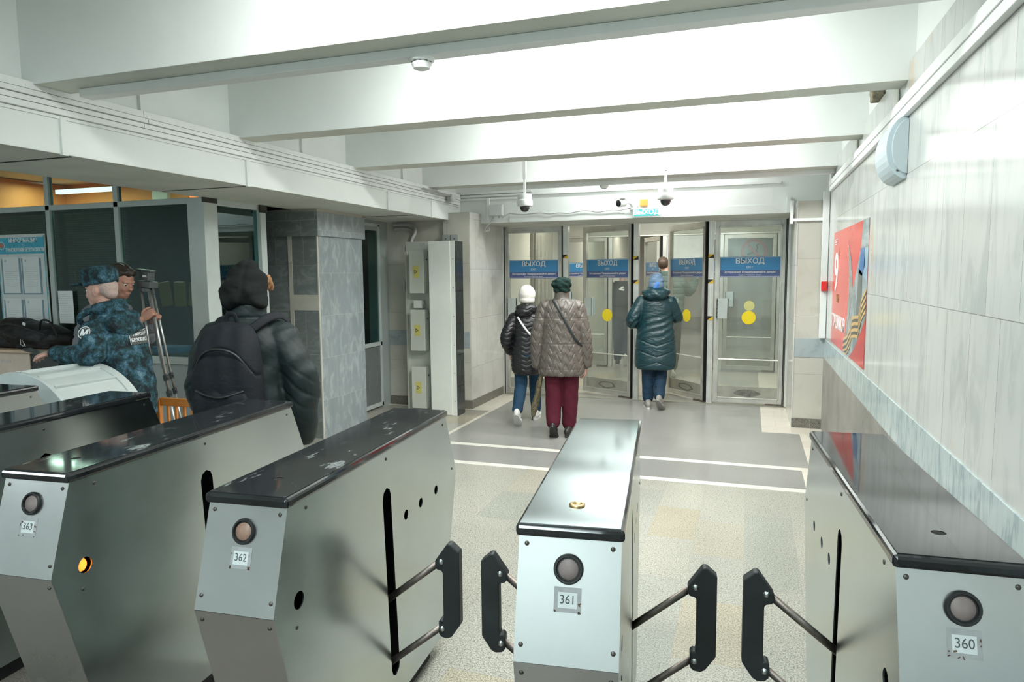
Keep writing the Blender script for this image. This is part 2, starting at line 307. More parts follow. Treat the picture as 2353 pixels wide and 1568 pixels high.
# ---------------------------------------------------------------- object helpers
def offset_of(p):
    v = Vector((0, 0, 0))
    while p: v += p.location; p = p.parent
    return v
class MB:
    def __init__(s): s.v = []; s.f = []; s.mi = []; s.cur = 0
    def add(s, vs, fs):
        b = len(s.v); s.v += [Vector(x) for x in vs]; s.f += [[b+i for i in f] for f in fs]; s.mi += [s.cur]*len(fs); return s
    def box(s, x0, x1, y0, y1, z0, z1):
        v = [(x0, y0, z0), (x1, y0, z0), (x1, y1, z0), (x0, y1, z0), (x0, y0, z1), (x1, y0, z1), (x1, y1, z1), (x0, y1, z1)]
        return s.add(v, [(0, 3, 2, 1), (4, 5, 6, 7), (0, 1, 5, 4), (1, 2, 6, 5), (2, 3, 7, 6), (3, 0, 4, 7)])
    def obox(s, c, size, mat):
        h = [x/2 for x in size]; v = []
        for z in (-1, 1):
            for x, y in ((-1, -1), (1, -1), (1, 1), (-1, 1)): v.append(mat @ Vector((x*h[0], y*h[1], z*h[2])) + Vector(c))
        return s.add(v, [(0, 3, 2, 1), (4, 5, 6, 7), (0, 1, 5, 4), (1, 2, 6, 5), (2, 3, 7, 6), (3, 0, 4, 7)])
    def prism(s, pts, O, U, V, W, t0, t1, holes=()):
        """polygon pts in U,V plane, extruded t0..t1 along W, with holes"""
        loops = [list(pts)]+[list(h) for h in holes]
        O, U, V, W = map(Vector, (O, U, V, W))
        tri = tessellate_polygon([[Vector((a, b, 0)) for a, b in l] for l in loops])
        fl = [p for l in loops for p in l]; n = len(fl)
        vs = [O+U*a+V*b+W*t0 for a, b in fl]+[O+U*a+V*b+W*t1 for a, b in fl]
        fs = [t for t in tri]+[[i+n for i in reversed(t)] for t in tri]; k = 0
        for l in loops:
            m = len(l)
            for i in range(m): a, b = k+i, k+(i+1) % m; fs.append([a, b, b+n, a+n])
            k += m
        return s.add(vs, fs)
    def tube(s, pts, r, n=12, closed_ends=True, flat=1.0, hint=None):
        pts = [Vector(p) for p in pts]; rr = r if isinstance(r, (list, tuple)) else [r]*len(pts)
        rings = []; prev = None
        for i, p in enumerate(pts):
            d = (pts[min(i+1, len(pts)-1)]-pts[max(i-1, 0)]).normalized()
            if prev is None:
                h = Vector(hint) if hint else (Vector((0, 0, 1)) if abs(d.z) < 0.9 else Vector((1, 0, 0)))
                a = (h-d*h.dot(d)).normalized()
            else: a = (prev-d*prev.dot(d)).normalized()
            prev = a; b = d.cross(a); ri = rr[i]; ra, rb = ri if isinstance(ri, (list, tuple)) else (ri, ri*flat)
            rings.append([p+a*ra*math.cos(t*2*PI/n)+b*rb*math.sin(t*2*PI/n) for t in range(n)])
        vs = [q for g in rings for q in g]; fs = []
        for i in range(len(rings)-1):
            for t in range(n): fs.append([i*n+t, i*n+(t+1) % n, (i+1)*n+(t+1) % n, (i+1)*n+t])
        if closed_ends: fs.append(list(reversed(range(n)))); fs.append([(len(rings)-1)*n+t for t in range(n)])
        return s.add(vs, fs)
    def lathe(s, prof, O=(0, 0, 0), A=(0, 0, 1), n=24):
        O = Vector(O); A = Vector(A).normalized(); h = Vector((1, 0, 0)) if abs(A.x) < 0.9 else Vector((0, 1, 0))
        a = (h-A*h.dot(A)).normalized(); b = A.cross(a); vs = []; fs = []
        for r, z in prof:
            for t in range(n): vs.append(O+A*z+(a*math.cos(t*2*PI/n)+b*math.sin(t*2*PI/n))*max(r, 1e-4))
        for i in range(len(prof)-1):
            for t in range(n): fs.append([i*n+t, i*n+(t+1) % n, (i+1)*n+(t+1) % n, (i+1)*n+t])
        fs.append(list(reversed(range(n)))); fs.append([(len(prof)-1)*n+t for t in range(n)])
        return s.add(vs, fs)
    def ell(s, c, r, rot=None, nu=20, nv=12):
        c = Vector(c); rot = rot or Matrix.Identity(3); vs = []; fs = []
        r = r if isinstance(r, (list, tuple)) else (r, r, r)
        vs.append(c+rot @ Vector((0, 0, -r[2])))
        for j in range(1, nv):
            ph = -PI/2+PI*j/nv
            for i in range(nu):
                th = 2*PI*i/nu; vs.append(c+rot @ Vector((r[0]*math.cos(ph)*math.cos(th), r[1]*math.cos(ph)*math.sin(th), r[2]*math.sin(ph))))
        vs.append(c+rot @ Vector((0, 0, r[2])))
        for i in range(nu): fs.append([0, 1+(i+1) % nu, 1+i]); fs.append([len(vs)-1, len(vs)-1-nu+i, len(vs)-1-nu+(i+1) % nu])
        for j in range(nv-2):
            for i in range(nu): a = 1+j*nu+i; b = 1+j*nu+(i+1) % nu; fs.append([a, b, b+nu, a+nu])
        return s.add(vs, fs)
    def loft(s, rings, n=28, k=2.3):
        """rings: (cx,cy,z,rx,ry) vertical loft of superellipses, smoothed"""
        out = []; P = rings
        for i in range(len(P)-1):
            p0 = P[max(i-1, 0)]; p1 = P[i]; p2 = P[i+1]; p3 = P[min(i+2, len(P)-1)]
            for t in ([0, .25, .5, .75] if i < len(P)-2 else [0, .25, .5, .75, 1]):
                out.append([0.5*((2*p1[q])+(-p0[q]+p2[q])*t+(2*p0[q]-5*p1[q]+4*p2[q]-p3[q])*t*t+(-p0[q]+3*p1[q]-3*p2[q]+p3[q])*t**3) for q in range(5)])
        vs = []; fs = []
        for cx, cy, z, rx, ry in out:
            for t in range(n):
                a = 2*PI*t/n; ca, sa = math.cos(a), math.sin(a)
                vs.append((cx+max(rx, .003)*math.copysign(abs(ca)**(2/k), ca), cy+max(ry, .003)*math.copysign(abs(sa)**(2/k), sa), z))
        for i in range(len(out)-1):
            for t in range(n): fs.append([i*n+t, i*n+(t+1) % n, (i+1)*n+(t+1) % n, (i+1)*n+t])
        fs.append(list(reversed(range(n)))); fs.append([(len(out)-1)*n+t for t in range(n)])
        return s.add(vs, fs)
    def limb(s, pts, rad, n=16):
        """smooth limb through joints, catmull interpolated, rounded ends"""
        P = [Vector(p) for p in pts]; Q = []; RR = []
        for i in range(len(P)-1):
            p0 = P[max(i-1, 0)]; p1 = P[i]; p2 = P[i+1]; p3 = P[min(i+2, len(P)-1)]
            for t in [x/5 for x in range(5)]:
                Q.append(0.5*((2*p1)+(-p0+p2)*t+(2*p0-5*p1+4*p2-p3)*t*t+(-p0+3*p1-3*p2+p3)*t**3)*1.0)
                f = t*t*(3-2*t); RR.append(rad[i]*(1-f)+rad[i+1]*f)
        Q.append(P[-1]); RR.append(rad[-1])
        d0 = (Q[0]-Q[1]).normalized(); d1 = (Q[-1]-Q[-2]).normalized()
        Q = [Q[0]+d0*RR[0]*.8, Q[0]+d0*RR[0]*.5]+Q+[Q[-1]+d1*RR[-1]*.5, Q[-1]+d1*RR[-1]*.8]
        RR = [RR[0]*.35, RR[0]*.8]+RR+[RR[-1]*.8, RR[-1]*.35]
        return s.tube(Q, RR, n)
    def xf(s, mat, start=0):
        for i in range(start, len(s.v)): s.v[i] = mat @ s.v[i]
        return s
    def mesh(s, name, off=Vector((0, 0, 0)), smooth=False, mats=()):
        me = bpy.data.meshes.new(name); me.from_pydata([tuple(v-off) for v in s.v], [], s.f)
        bm = bmesh.new(); bm.from_mesh(me); bmesh.ops.recalc_face_normals(bm, faces=bm.faces); bm.to_mesh(me); bm.free()
        for m in mats: me.materials.append(m)
        for p, k in zip(me.polygons, s.mi): p.material_index = k
        if smooth: me.shade_smooth()
        return me
def link(name, me, parent=None):
    o = bpy.data.objects.new(name, me); COL.objects.link(o)
    if parent: o.parent = parent
    return o
def part(name, mb, m, parent=None, smooth=False, bevel=0.0, local=False, label=None, angle=None):
    off = Vector((0, 0, 0)) if local or parent is None else offset_of(parent)
    ms = m if isinstance(m, (list, tuple)) else [m]
    me = mb.mesh(name, off, smooth or angle is not None, ms)
    if angle is not None: me.set_sharp_from_angle(angle=R(angle))
    o = link(name, me, parent)
    if bevel: b = o.modifiers.new('bevel', 'BEVEL'); b.width = bevel; b.segments = 2; b.limit_method = 'ANGLE'; b.harden_normals = False
    if label: o['label'] = label
    return o
def thing(name, label, cat, loc=(0, 0, 0), rz=0, group=None):
    o = bpy.data.objects.new(name, None); o.empty_display_size = 0.1; COL.objects.link(o); o.location = loc; o.rotation_euler = (0, 0, rz)
    return tag(o, label, cat, group)
def tag(o, label, cat, group=None):
    o['label'] = label; o['category'] = cat
    if group: o['group'] = group
    return o
def struct(name, mb, m, **k):
    o = part(name, mb, m, None, **k); o['kind'] = 'structure'; return o
def solid(name, mb, m, parent, voxel=0.008, smooth=6, disp=None, label=None, local=True):
    """fuse overlapping closed shapes into one continuous surface, optionally displace it"""
    me = mb.mesh('tmp'); o = bpy.data.objects.new('tmp', me); COL.objects.link(o)
    r = o.modifiers.new('r', 'REMESH'); r.mode = 'VOXEL'; r.voxel_size = voxel; r.use_smooth_shade = True
    if smooth: s = o.modifiers.new('s', 'SMOOTH'); s.iterations = smooth; s.factor = 0.5
    dg = bpy.context.evaluated_depsgraph_get(); dg.update()
    nm = bpy.data.meshes.new_from_object(o.evaluated_get(dg)); bpy.data.objects.remove(o); bpy.data.meshes.remove(me)
    if disp:
        ns = [v.normal.copy() for v in nm.vertices]
        for v, n in zip(nm.vertices, ns): v.co += n*disp(v.co, n)
    if not local:
        of = offset_of(parent)
        for v in nm.vertices: v.co -= of
    nm.name = name; nm.materials.clear(); nm.materials.append(m); nm.shade_smooth()
    ob = link(name, nm, parent)
    if label: ob['label'] = label
    return ob
def text(s, size, m, parent, pos, U, V, name='lettering', bold=0.0, sx=1.0, align='CENTER', local=False, thick=0.0006, shear=0):
    """flat lettering: U reading direction, V up, centred on pos"""
    cu = bpy.data.curves.new('t', 'FONT'); cu.body = s; cu.size = size; cu.align_x = align; cu.align_y = 'CENTER'; cu.shear = shear; cu.resolution_u = 3
    cu.extrude = thick; bx = bold
    o = bpy.data.objects.new('t', cu); COL.objects.link(o)
    dg = bpy.context.evaluated_depsgraph_get(); dg.update()
    me = bpy.data.meshes.new_from_object(o.evaluated_get(dg)); bpy.data.objects.remove(o)
    U = Vector(U).normalized(); V = Vector(V).normalized(); W = U.cross(V); pos = Vector(pos)
    if parent and not local: pos = pos-offset_of(parent)
    for v in me.vertices: v.co = pos+U*v.co.x*sx+V*v.co.y+W*v.co.z
    if bx:
        bm = bmesh.new(); bm.from_mesh(me)
        for k, (dx, dy) in enumerate(((1, 0), (-1, 0), (0, .7))):
            t2 = me.copy(); W2 = W*thick*.15*(k+1)
            for v in t2.vertices: v.co += (U*dx+V*dy)*bx*1.2+W2
            bm.from_mesh(t2); bpy.data.meshes.remove(t2)
        bm.to_mesh(me); bm.free()
    me.name = name; me.materials.clear(); me.materials.append(m); return link(name, me, parent)
def circle(cx, cy, r, n=20, ry=None): return [(cx+r*math.cos(2*PI*i/n), cy+(ry or r)*math.sin(2*PI*i/n)) for i in range(n)]
X, Y, Z = Vector((1, 0, 0)), Vector((0, 1, 0)), Vector((0, 0, 1))

# ================================================================ THE ROOM
WX = 0.764
b = MB(); b.box(-9, -3.05, 2.35, 8.0, -0.1, 0); b.cur = 1; b.box(-3.05, 0.45, 2.35, 5.66, -0.1, 0)
b.cur = 0; b.box(0.45, 1.0, 2.35, 5.66, -0.1, 0); b.cur = 6; b.box(-9, 1.0, -5, 2.35, -0.1, 0)
b.cur = 2; b.box(-3.05, 0.45, 5.75, 6.30, -0.1, 0)
b.cur = 4; b.box(-3.05, 0.45, 5.66, 5.75, -0.1, 0); b.box(-3.05, 0.45, 6.30, 6.39, -0.1, 0)
b.cur = 3; b.box(-3.0, 0.15, 6.39, 9.6, -0.1, 0); b.box(0.15, 0.52, 6.39, 7.73, -0.1, 0)
b.cur = 5; b.box(0.45, 1.0, 5.66, 6.39, -0.1, 0); b.box(0.52, 1.0, 6.39, 7.73, -0.1, 0); b.box(0.15, 1.0, 7.73, 12.4, -0.1, 0)
b.box(-3.05, -3.0, 6.39, 8.0, -0.1, 0); b.box(-4.6, -3.0, 8.0, 12.4, -0.1, 0)
b.cur = 0; b.box(-3.0, 0.15, 9.6, 12.4, -0.1, 0)
b.cur = 3; b.box(-7, 4, 12.4, 22, -0.1, 0)
struct('floor', b, [M['floor_near'], M['floor_near'], M['floor_band'], M['floor_far'], M['floor_line'], M['floor_edge'], M['floor_dark']])
# right wall
b = MB(); b.box(WX, WX+0.3, -5, 8.5, 0.977, 2.79); struct('wall_right', b, M['rwall'])
b = MB(); b.box(WX-0.006, WX+0.25, -5, 8.07, 0.775, 0.977); struct('trim_1', b, M['strip'])
b = MB(); b.box(WX+0.01, WX+0.3, -5, 8.07, 0, 0.775)
y = 2.2
while y < 8.05:
    b.prism([(WX+0.012, y), (WX-0.010, y+0.006), (WX-0.010, y+0.022), (WX+0.012, y+0.028)], (0, 0, 0), X, Y, Z, 0.0, 0.775); y += 0.034
struct('wall_right_cladding', b, M['ribs'])
b = MB(); b.box(WX+0.03, WX+0.3, -5, 8.5, 2.79, 3.6); struct('wall_right_upper', b, M['paint'])
# long cable trunking on the right wall
b = MB(); b.box(WX-0.030, WX-.0005, -1, 7.83, 2.500, 2.545); b.box(WX-0.034, WX-.0005, -1, 7.83, 2.548, 2.602)
tag(part('cable_trunking', b, M['trunk'], bevel=0.003), 'long white plastic cable trunking running along the upper right marble wall', 'cable trunking')
b = MB(); b.box(0.70, 0.76, 7.98, 8.05, 0.99, 2.52); b.box(0.41, 0.76, 8.035, 8.06, 2.225, 2.255); b.box(0.385, 0.415, 8.035, 8.07, 2.2, 2.44)
tag(part('cable_trunking', b, M['trunk'], bevel=0.003), 'white vertical and horizontal trunking on the corner pillar at the far right', 'cable trunking')
# ceiling and beams
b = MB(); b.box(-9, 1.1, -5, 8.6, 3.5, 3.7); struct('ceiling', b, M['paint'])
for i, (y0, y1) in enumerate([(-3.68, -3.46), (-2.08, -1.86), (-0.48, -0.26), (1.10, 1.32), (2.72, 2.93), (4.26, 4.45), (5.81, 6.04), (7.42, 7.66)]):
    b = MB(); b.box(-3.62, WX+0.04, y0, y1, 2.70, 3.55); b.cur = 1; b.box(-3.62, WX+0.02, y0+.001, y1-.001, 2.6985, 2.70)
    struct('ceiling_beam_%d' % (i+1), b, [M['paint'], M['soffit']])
# broken plaster at the beam ends on the right
for (y0, y1) in ((4.47, 4.62), (6.06, 6.16)):
    b = MB(); b.ell((WX-0.005, (y0+y1)/2, 2.66), (0.012, (y1-y0)/2, 0.07)); struct('trim_2' if y0 < 5 else 'trim_3', b, M['cab2'])
# left upper wall and fascia
b = MB(); b.box(-3.78, -3.62, -5, 8.43, 2.66, 3.6); struct('wall_left_upper', b, M['paint'])
b = MB()
for yy in (1.75, 3.45, 5.10, 6.9): b.box(-3.62, -3.595, yy, yy+0.05, 2.70, 3.55)
struct('trim_4', b, M['paint'])
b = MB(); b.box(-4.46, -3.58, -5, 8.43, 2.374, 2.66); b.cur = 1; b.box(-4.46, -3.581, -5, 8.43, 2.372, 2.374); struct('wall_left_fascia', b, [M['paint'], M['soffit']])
b = MB()
for yy in (2.88, 4.36, 6.50, 7.55): b.box(-3.585, -3.565, yy, yy+0.035, 2.366, 2.57)
b.box(-3.585, -3.57, -2, 8.4, 2.558, 2.575); struct('trim_5', b, M['paint'])
for q, (z0, z1, xo, yb) in enumerate([(2.672, 2.712, 0.045, 3.42), (2.643, 2.669, 0.05, 3.45), (2.612, 2.640, 0.035, 3.43), (2.578, 2.609, 0.035, 6.1)]):
    b = MB(); b.box(-3.585, -3.585+xo, -2, yb-0.004, z0, z1); b.box(-3.585, -3.585+xo, yb, 8.35, z0, z1)
    tag(part('cable_trunking', b, M['trunk'], bevel=0.002), ['topmost white cable trunking along the left fascia under the beam ends', 'second white cable trunking from the top of the left fascia', 'third white cable trunking from the top of the left fascia', 'lowest of the four white cable trunkings along the left fascia'][q], 'cable trunking', 'trunkings on the left fascia')
for (x0, yy, x1) in ((-4.4, 4.38, -3.6), (-4.4, 2.95, -3.6), (-4.3, 7.2, -3.6)):
    b = MB(); b.box(x0, x1, yy, yy+0.012, 2.368, 2.3735); struct('trim_6' if yy > 7 else 'trim_7' if yy > 4 else 'trim_8', b, M['gap'])
# door wall above the doors
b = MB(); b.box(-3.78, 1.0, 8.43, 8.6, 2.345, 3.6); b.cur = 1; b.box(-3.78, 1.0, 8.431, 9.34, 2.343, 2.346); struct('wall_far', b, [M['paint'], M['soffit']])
b = MB(); b.box(-2.9, 0.37, 8.415, 8.44, 2.345, 2.44); b.box(0.36, 0.40, 8.34, 8.44, 2.345, 2.52); struct('trim_9', b, M['paint'])
b = MB(); b.box(-3.6, 0.3, 8.40, 8.4295, 2.675, 2.70); b.box(-3.6, -2.6, 8.40, 8.4295, 2.71, 2.74); b.box(-3.6, -2.75, 8.41, 8.4295, 2.635, 2.66); b.box(-3.2, -3.16, 8.39, 8.4295, 2.38, 2.66)
tag(part('cable_trunking', b, M['trunk'], bevel=0.002), 'white cable trunkings fixed across the wall above the glass doors', 'cable trunking')
b = MB(); b.box(-3.3, WX-.001, 7.63, 7.69, 2.655, 2.699); b.box(WX-0.03, WX-.001, 7.69, 7.83, 2.604, 2.699)
tag(part('cable_trunking', b, M['trunk'], bevel=0.003), 'white conduit running under the farthest ceiling beam', 'cable trunking')
b = MB(); b.box(-3.4, WX, 2.865, 2.945, 2.655, 2.698)
tag(part('cable_trunking', b, M['trunk'], bevel=0.004), 'wide white conduit under the nearest ceiling beam beside the smoke detector', 'cable trunking')
# pillars
b = MB(); b.box(0.46, WX+0.2, 8.07, 9.4, 0, 2.44); b.cur = 1; b.box(0.463, WX+0.2, 8.065, 8.08, 0.775, 0.977); b.cur = 2; b.box(0.455, WX+0.2, 8.062, 8.3, 0, 0.105)
b.cur = 3; b.box(0.452, 0.465, 8.065, 9.4, 0, 2.44)
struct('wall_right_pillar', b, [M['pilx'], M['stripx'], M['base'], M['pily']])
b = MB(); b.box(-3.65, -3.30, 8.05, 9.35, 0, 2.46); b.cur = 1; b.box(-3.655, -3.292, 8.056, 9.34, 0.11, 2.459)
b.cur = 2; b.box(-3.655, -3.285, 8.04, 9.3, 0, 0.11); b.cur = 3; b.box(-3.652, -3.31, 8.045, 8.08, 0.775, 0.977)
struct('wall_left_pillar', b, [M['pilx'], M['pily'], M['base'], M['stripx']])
# recess between the grey column and the left pillar
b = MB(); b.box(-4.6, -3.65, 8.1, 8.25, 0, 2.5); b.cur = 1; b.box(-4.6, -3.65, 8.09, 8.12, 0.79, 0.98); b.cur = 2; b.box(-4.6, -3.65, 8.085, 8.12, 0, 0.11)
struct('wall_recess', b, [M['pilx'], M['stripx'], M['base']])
b = MB(); b.box(-4.62, -4.47, 6.9, 7.0, 0, 2.372); b.box(-4.62, -4.47, 7.86, 8.1, 0, 2.372); b.box(-4.62, -4.47, 7.0, 7.86, 2.25, 2.372); struct('wall_recess_side', b, M['greypanel'])
b = MB()
for a in (6.98, 7.84): b.box(-4.5, -4.455, a, a+0.04, 0.02, 2.33)
b.box(-4.5, -4.455, 6.98, 7.88, 2.30, 2.34); b.box(-4.5, -4.455, 6.98, 7.88, 0.80, 0.85); b.box(-4.5, -4.455, 6.98, 7.88, 0.02, 0.07)
dr = struct('door_1', b, M['greyframe'], bevel=0.003)
b = MB(); b.box(-4.49, -4.47, 7.02, 7.84, 0.07, 0.80); part('lower_panel', b, M['doorpanel'], dr)
b = MB(); b.box(-4.485, -4.475, 7.02, 7.84, 0.85, 2.30); part('glass_pane', b, M['wglass'], dr)
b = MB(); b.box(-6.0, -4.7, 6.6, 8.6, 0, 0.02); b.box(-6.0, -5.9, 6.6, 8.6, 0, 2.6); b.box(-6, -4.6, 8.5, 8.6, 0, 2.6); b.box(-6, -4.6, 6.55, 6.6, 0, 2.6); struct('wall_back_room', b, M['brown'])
# grey marble column
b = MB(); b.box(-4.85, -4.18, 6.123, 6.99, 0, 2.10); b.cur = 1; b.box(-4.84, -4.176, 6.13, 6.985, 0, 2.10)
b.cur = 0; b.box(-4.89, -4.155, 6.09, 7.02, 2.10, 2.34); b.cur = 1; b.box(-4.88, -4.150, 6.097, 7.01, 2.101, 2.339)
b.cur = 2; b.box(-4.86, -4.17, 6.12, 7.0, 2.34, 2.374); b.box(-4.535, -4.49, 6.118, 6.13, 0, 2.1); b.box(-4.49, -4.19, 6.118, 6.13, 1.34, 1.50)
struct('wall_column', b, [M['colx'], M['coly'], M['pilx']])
b = MB(); b.tube([(-4.185, 6.13, 0), (-4.185, 6.13, 2.1)], 0.012, 6); struct('trim_10', b, M['pilx'])
# ---------------- ticket booth with windows
b = MB(); b.box(-9, -4.46, -5, 9, 2.96, 3.1); struct('ceiling_left', b, M['paint'])
b = MB(); b.box(-4.46, -4.44, -5, 8.43, 2.374, 3.0); struct('wall_soffit_edge', b, M['soffit'])
b = MB(); b.box(-9, -4.47, 4.87, 4.92, 0, 0.93); b.box(-4.52, -4.47, 4.9, 5.63, 0, 0.93); struct('wall_booth', b, M['greypanel'])
b = MB(); b.box(-9.0, -4.5, 4.855, 4.905, 0.92, 0.985); b.box(-9.0, -4.5, 4.85, 4.90, 2.325, 2.375)
b.box(-4.60, -4.42, 4.84, 5.0, 0, 2.372)
for xx in (-8.0, -7.13, -6.28, -5.44): b.box(xx, xx+0.055, 4.85, 4.90, 0.98, 2.96)
b.box(-4.50, -4.45, 4.9, 5.63, 0.92, 0.985); b.box(-4.50, -4.45, 4.9, 5.63, 2.32, 2.375); b.box(-4.52, -4.43, 5.58, 5.66, 0, 2.372)
win = struct('window_1', b, M['greyframe'], bevel=0.004)
b = MB(); b.box(-4.436, -4.418, 4.838, 5.0, 2.33, 2.374); b.box(-4.44, -4.42, 5.57, 5.67, 2.30, 2.374); part('dark_bracket', b, M['gap'], win)
for k, (xa, xb) in enumerate([(-8.0, -7.1), (-7.08, -6.28), (-6.225, -5.44), (-5.385, -4.6)]):
    b = MB(); b.box(xa, xb, 4.872, 4.878, 0.985, 2.325); part('glass_pane', b, M['wglass'], win)
    b = MB(); b.box(xa, xb, 4.872, 4.878, 2.375, 2.96); part('upper_pane', b, M['wglass'], win)
b = MB(); b.box(-4.478, -4.472, 5.0, 5.58, 0.985, 2.32); part('glass_pane', b, M['wglass'], win)
def blind(xa, xb, z0, z1, lab):
    b = MB(); z = z0
    while z < z1: b.obox(((xa+xb)/2, 4.99, z), (xb-xa, 0.025, 0.0015), Matrix.Rotation(R(-35), 3, 'X')); z += 0.022
    for xx in (xa+.1, xb-.1): b.box(xx, xx+.004, 4.975, 4.978, z0, z1)
    tag(part('window_blind', b, M['blind']), lab, 'blind', 'blinds inside the booth windows')
blind(-7.08, -6.3, 1.0, 2.3, 'lowered brown slatted blind inside the booth window behind the information board')
blind(-6.21, -5.45, 1.0, 2.3, 'lowered brown slatted blind inside the middle booth window beside the paper notice')
b = MB(); b.box(-9, -4.5, 7.2, 7.3, 0, 3.0); b.box(-8.99, -8.9, 4.93, 7.2, 0, 2.95); struct('wall_booth_back', b, M['orange'])
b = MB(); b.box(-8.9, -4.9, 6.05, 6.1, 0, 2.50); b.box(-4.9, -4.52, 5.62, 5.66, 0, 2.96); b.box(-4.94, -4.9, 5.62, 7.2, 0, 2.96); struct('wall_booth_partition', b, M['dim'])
t = thing('locker', 'dark locker inside the booth seen through the right hand pane', 'locker', (-5.35, 5.85, 0))
b = MB(); b.box(-5.75, -5.0, 5.75, 6.04, 0, 1.95); part('body', b, M['brown'], t)
for x in (-5.73, -5.36): b = MB(); b.box(x, x+.34, 5.735, 5.75, .05, 1.92); d_ = part('door', b, M['dim'], t); b = MB(); b.box(x+.29, x+.30, 5.72, 5.735, 1.0, 1.12); part('handle', b, M['greyframe'], d_)
for k, x in enumerate((-5.40, -5.22, -5.04)):
    b = MB(); b.obox((x, 5.35, 1.53), (.13, .03, .24), Matrix.Rotation(.15*(k-1), 3, 'Y')); tag(part('folded_vest', b, simple('orange_cloth', (.55, .27, .05), .6), bevel=.01), ['leftmost of the three orange cloths inside the booth behind the tripod', 'middle one of the three orange cloths inside the booth', 'rightmost of the three orange cloths inside the booth, nearest the corner post'][k], 'cloth', 'orange cloths inside the booth')  # added slabs stand in for the orange chairs glimpsed in the pane
b = MB(); b.box(-5.30, -5.0, 5.05, 5.25, .986, 1.05); tag(part('paper_tray', b, simple('blue_tray', (.10, .30, .55), .4), bevel=.01), 'blue tray on the counter inside the booth', 'tray')
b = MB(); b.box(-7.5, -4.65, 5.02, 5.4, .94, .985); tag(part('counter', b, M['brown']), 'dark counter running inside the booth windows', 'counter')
b = MB(); b.box(-7.56, -6.66, 5.98, 6.04, 2.655, 2.70); o = part('ceiling_light', b, M['tubew']); tag(o, 'glowing strip lamp seen through the upper booth panes', 'ceiling light')
b = MB(); b.box(-7.35, -7.1, 7.15, 7.2, 2.35, 2.8); b.box(-7.0, -4.7, 7.1, 7.2, 2.38, 2.58); struct('trim_11', b, M['cab2'])
# closing walls of the hall (behind and to the left of the camera)
b = MB(); b.box(-9.1, -9, -5, 9, 0, 3.6); b.box(-9, 1, -5.1, -5, 0, 3.6); struct('wall_back', b, simple('hall_wall_paint', (0.78, 0.83, 0.83), 0.6))
# ---------------- vestibule and far hall
b = MB(); b.box(-3.5, -3.285, 9.35, 22, 0, 3.2); struct('wall_vestibule_left', b, M['farside'])
b = MB(); b.box(0.46, 0.7, 9.4, 12.6, 0, 3.2); struct('wall_vestibule_right', b, M['farside'])
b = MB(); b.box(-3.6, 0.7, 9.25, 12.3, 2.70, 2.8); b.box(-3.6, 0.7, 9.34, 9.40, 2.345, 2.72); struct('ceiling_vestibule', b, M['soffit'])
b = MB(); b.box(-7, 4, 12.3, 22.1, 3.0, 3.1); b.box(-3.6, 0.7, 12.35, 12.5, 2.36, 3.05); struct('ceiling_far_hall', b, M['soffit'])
b = MB(); b.box(-7, 4, 21.6, 21.8, 0, 3.1); b.cur = 1; b.box(-7, 4, 21.55, 21.6, 0, 0.35); b.cur = 0; b.box(0.7, 4, 12.3, 12.5, 0, 3.1); b.box(4, 4.1, 12.3, 22, 0, 3.1)
struct('wall_far_hall', b, [M['farwall'], simple('far_skirting', (0.25, 0.25, 0.23), 0.5)])
b = MB()
for k in range(13):
    yy = 10.55+k*0.075; b.box(-3.235, -3.19, yy, yy+0.05, 0, 2.50)
b.box(-3.284, -3.235, 10.53, 11.55, 0, 2.50); tag(part('ribbed_duct', b, simple('ribbed_metal_duct', (0.36, 0.34, 0.29), 0.5, 0.3), bevel=0.01), 'tall ribbed metal duct on the marble wall behind the leftmost door', 'duct')
b = MB(); b.box(-3.284, -3.1, 9.9, 11.9, 2.52, 2.62); tag(part('cable_duct', b, M['trunk']), 'white duct along the top of the vestibule wall behind the leftmost door', 'duct')
for (ty, x0, x1, zz, lb) in ((10.6, -2.6, 0.2, 2.64, 'long glowing ceiling tube just behind the glass doors'), (11.7, -2.6, -0.1, 2.62, 'second long glowing ceiling tube deeper in the vestibule')):
    t = thing('ceiling_light', lb, 'ceiling light', ((x0+x1)/2, ty, zz), group='vestibule ceiling lights')
    b = MB(); b.box(x0, x1, ty-.05, ty+.05, zz, zz+0.06); part('housing', b, M['trunk'], t)
    b = MB(); b.tube([(x0+.02, ty, zz-.02), (x1-.02, ty, zz-.02)], 0.018, 10); part('tube', b, M['tube'], t)
t = thing('no_smoking_sign', 'round red no smoking sign on the far wall behind the rightmost door', 'sign', (0.05, 21.5, 2.2))
b = MB(); b.box(-0.4, 0.55, 21.52, 21.55, 1.85, 2.85); part('backing', b, simple('dull_grey_board', (0.33, 0.34, 0.33), 0.6), t)
b = MB(); n = 40; b.prism(circle(0.07, 2.28, 0.36, n), (0, 0, 0), X, Z, Y, 21.49, 21.52, [circle(0.07, 2.28, 0.28, n)]); b.obox((0.07, 21.5, 2.28), (0.62, 0.03, 0.07), Matrix.Rotation(R(45), 3, 'Y')); part('red_ring', b, simple('prohibition_red', (0.6, 0.08, 0.08), 0.5), t)
b = MB(); b.obox((0.03, 21.51, 2.24), (0.30, 0.02, 0.06), Matrix.Rotation(R(-20), 3, 'Y')); b.tube([(0.13, 21.51, 2.3), (0.18, 21.51, 2.38), (0.14, 21.51, 2.44), (0.2, 21.51, 2.5)], 0.02, 8); part('cigarette', b, M['black'], t)
b = MB(); b.box(-2.2, -1.0, 17.5, 17.6, 1.95, 2.75); tag(part('light_panel', b, simple('pale_panel', (0.75, 0.77, 0.74), 0.5, emit=((0.9, 0.95, 0.9), 0.45))), 'pale glowing panel hanging in the far hall behind the third door', 'panel')

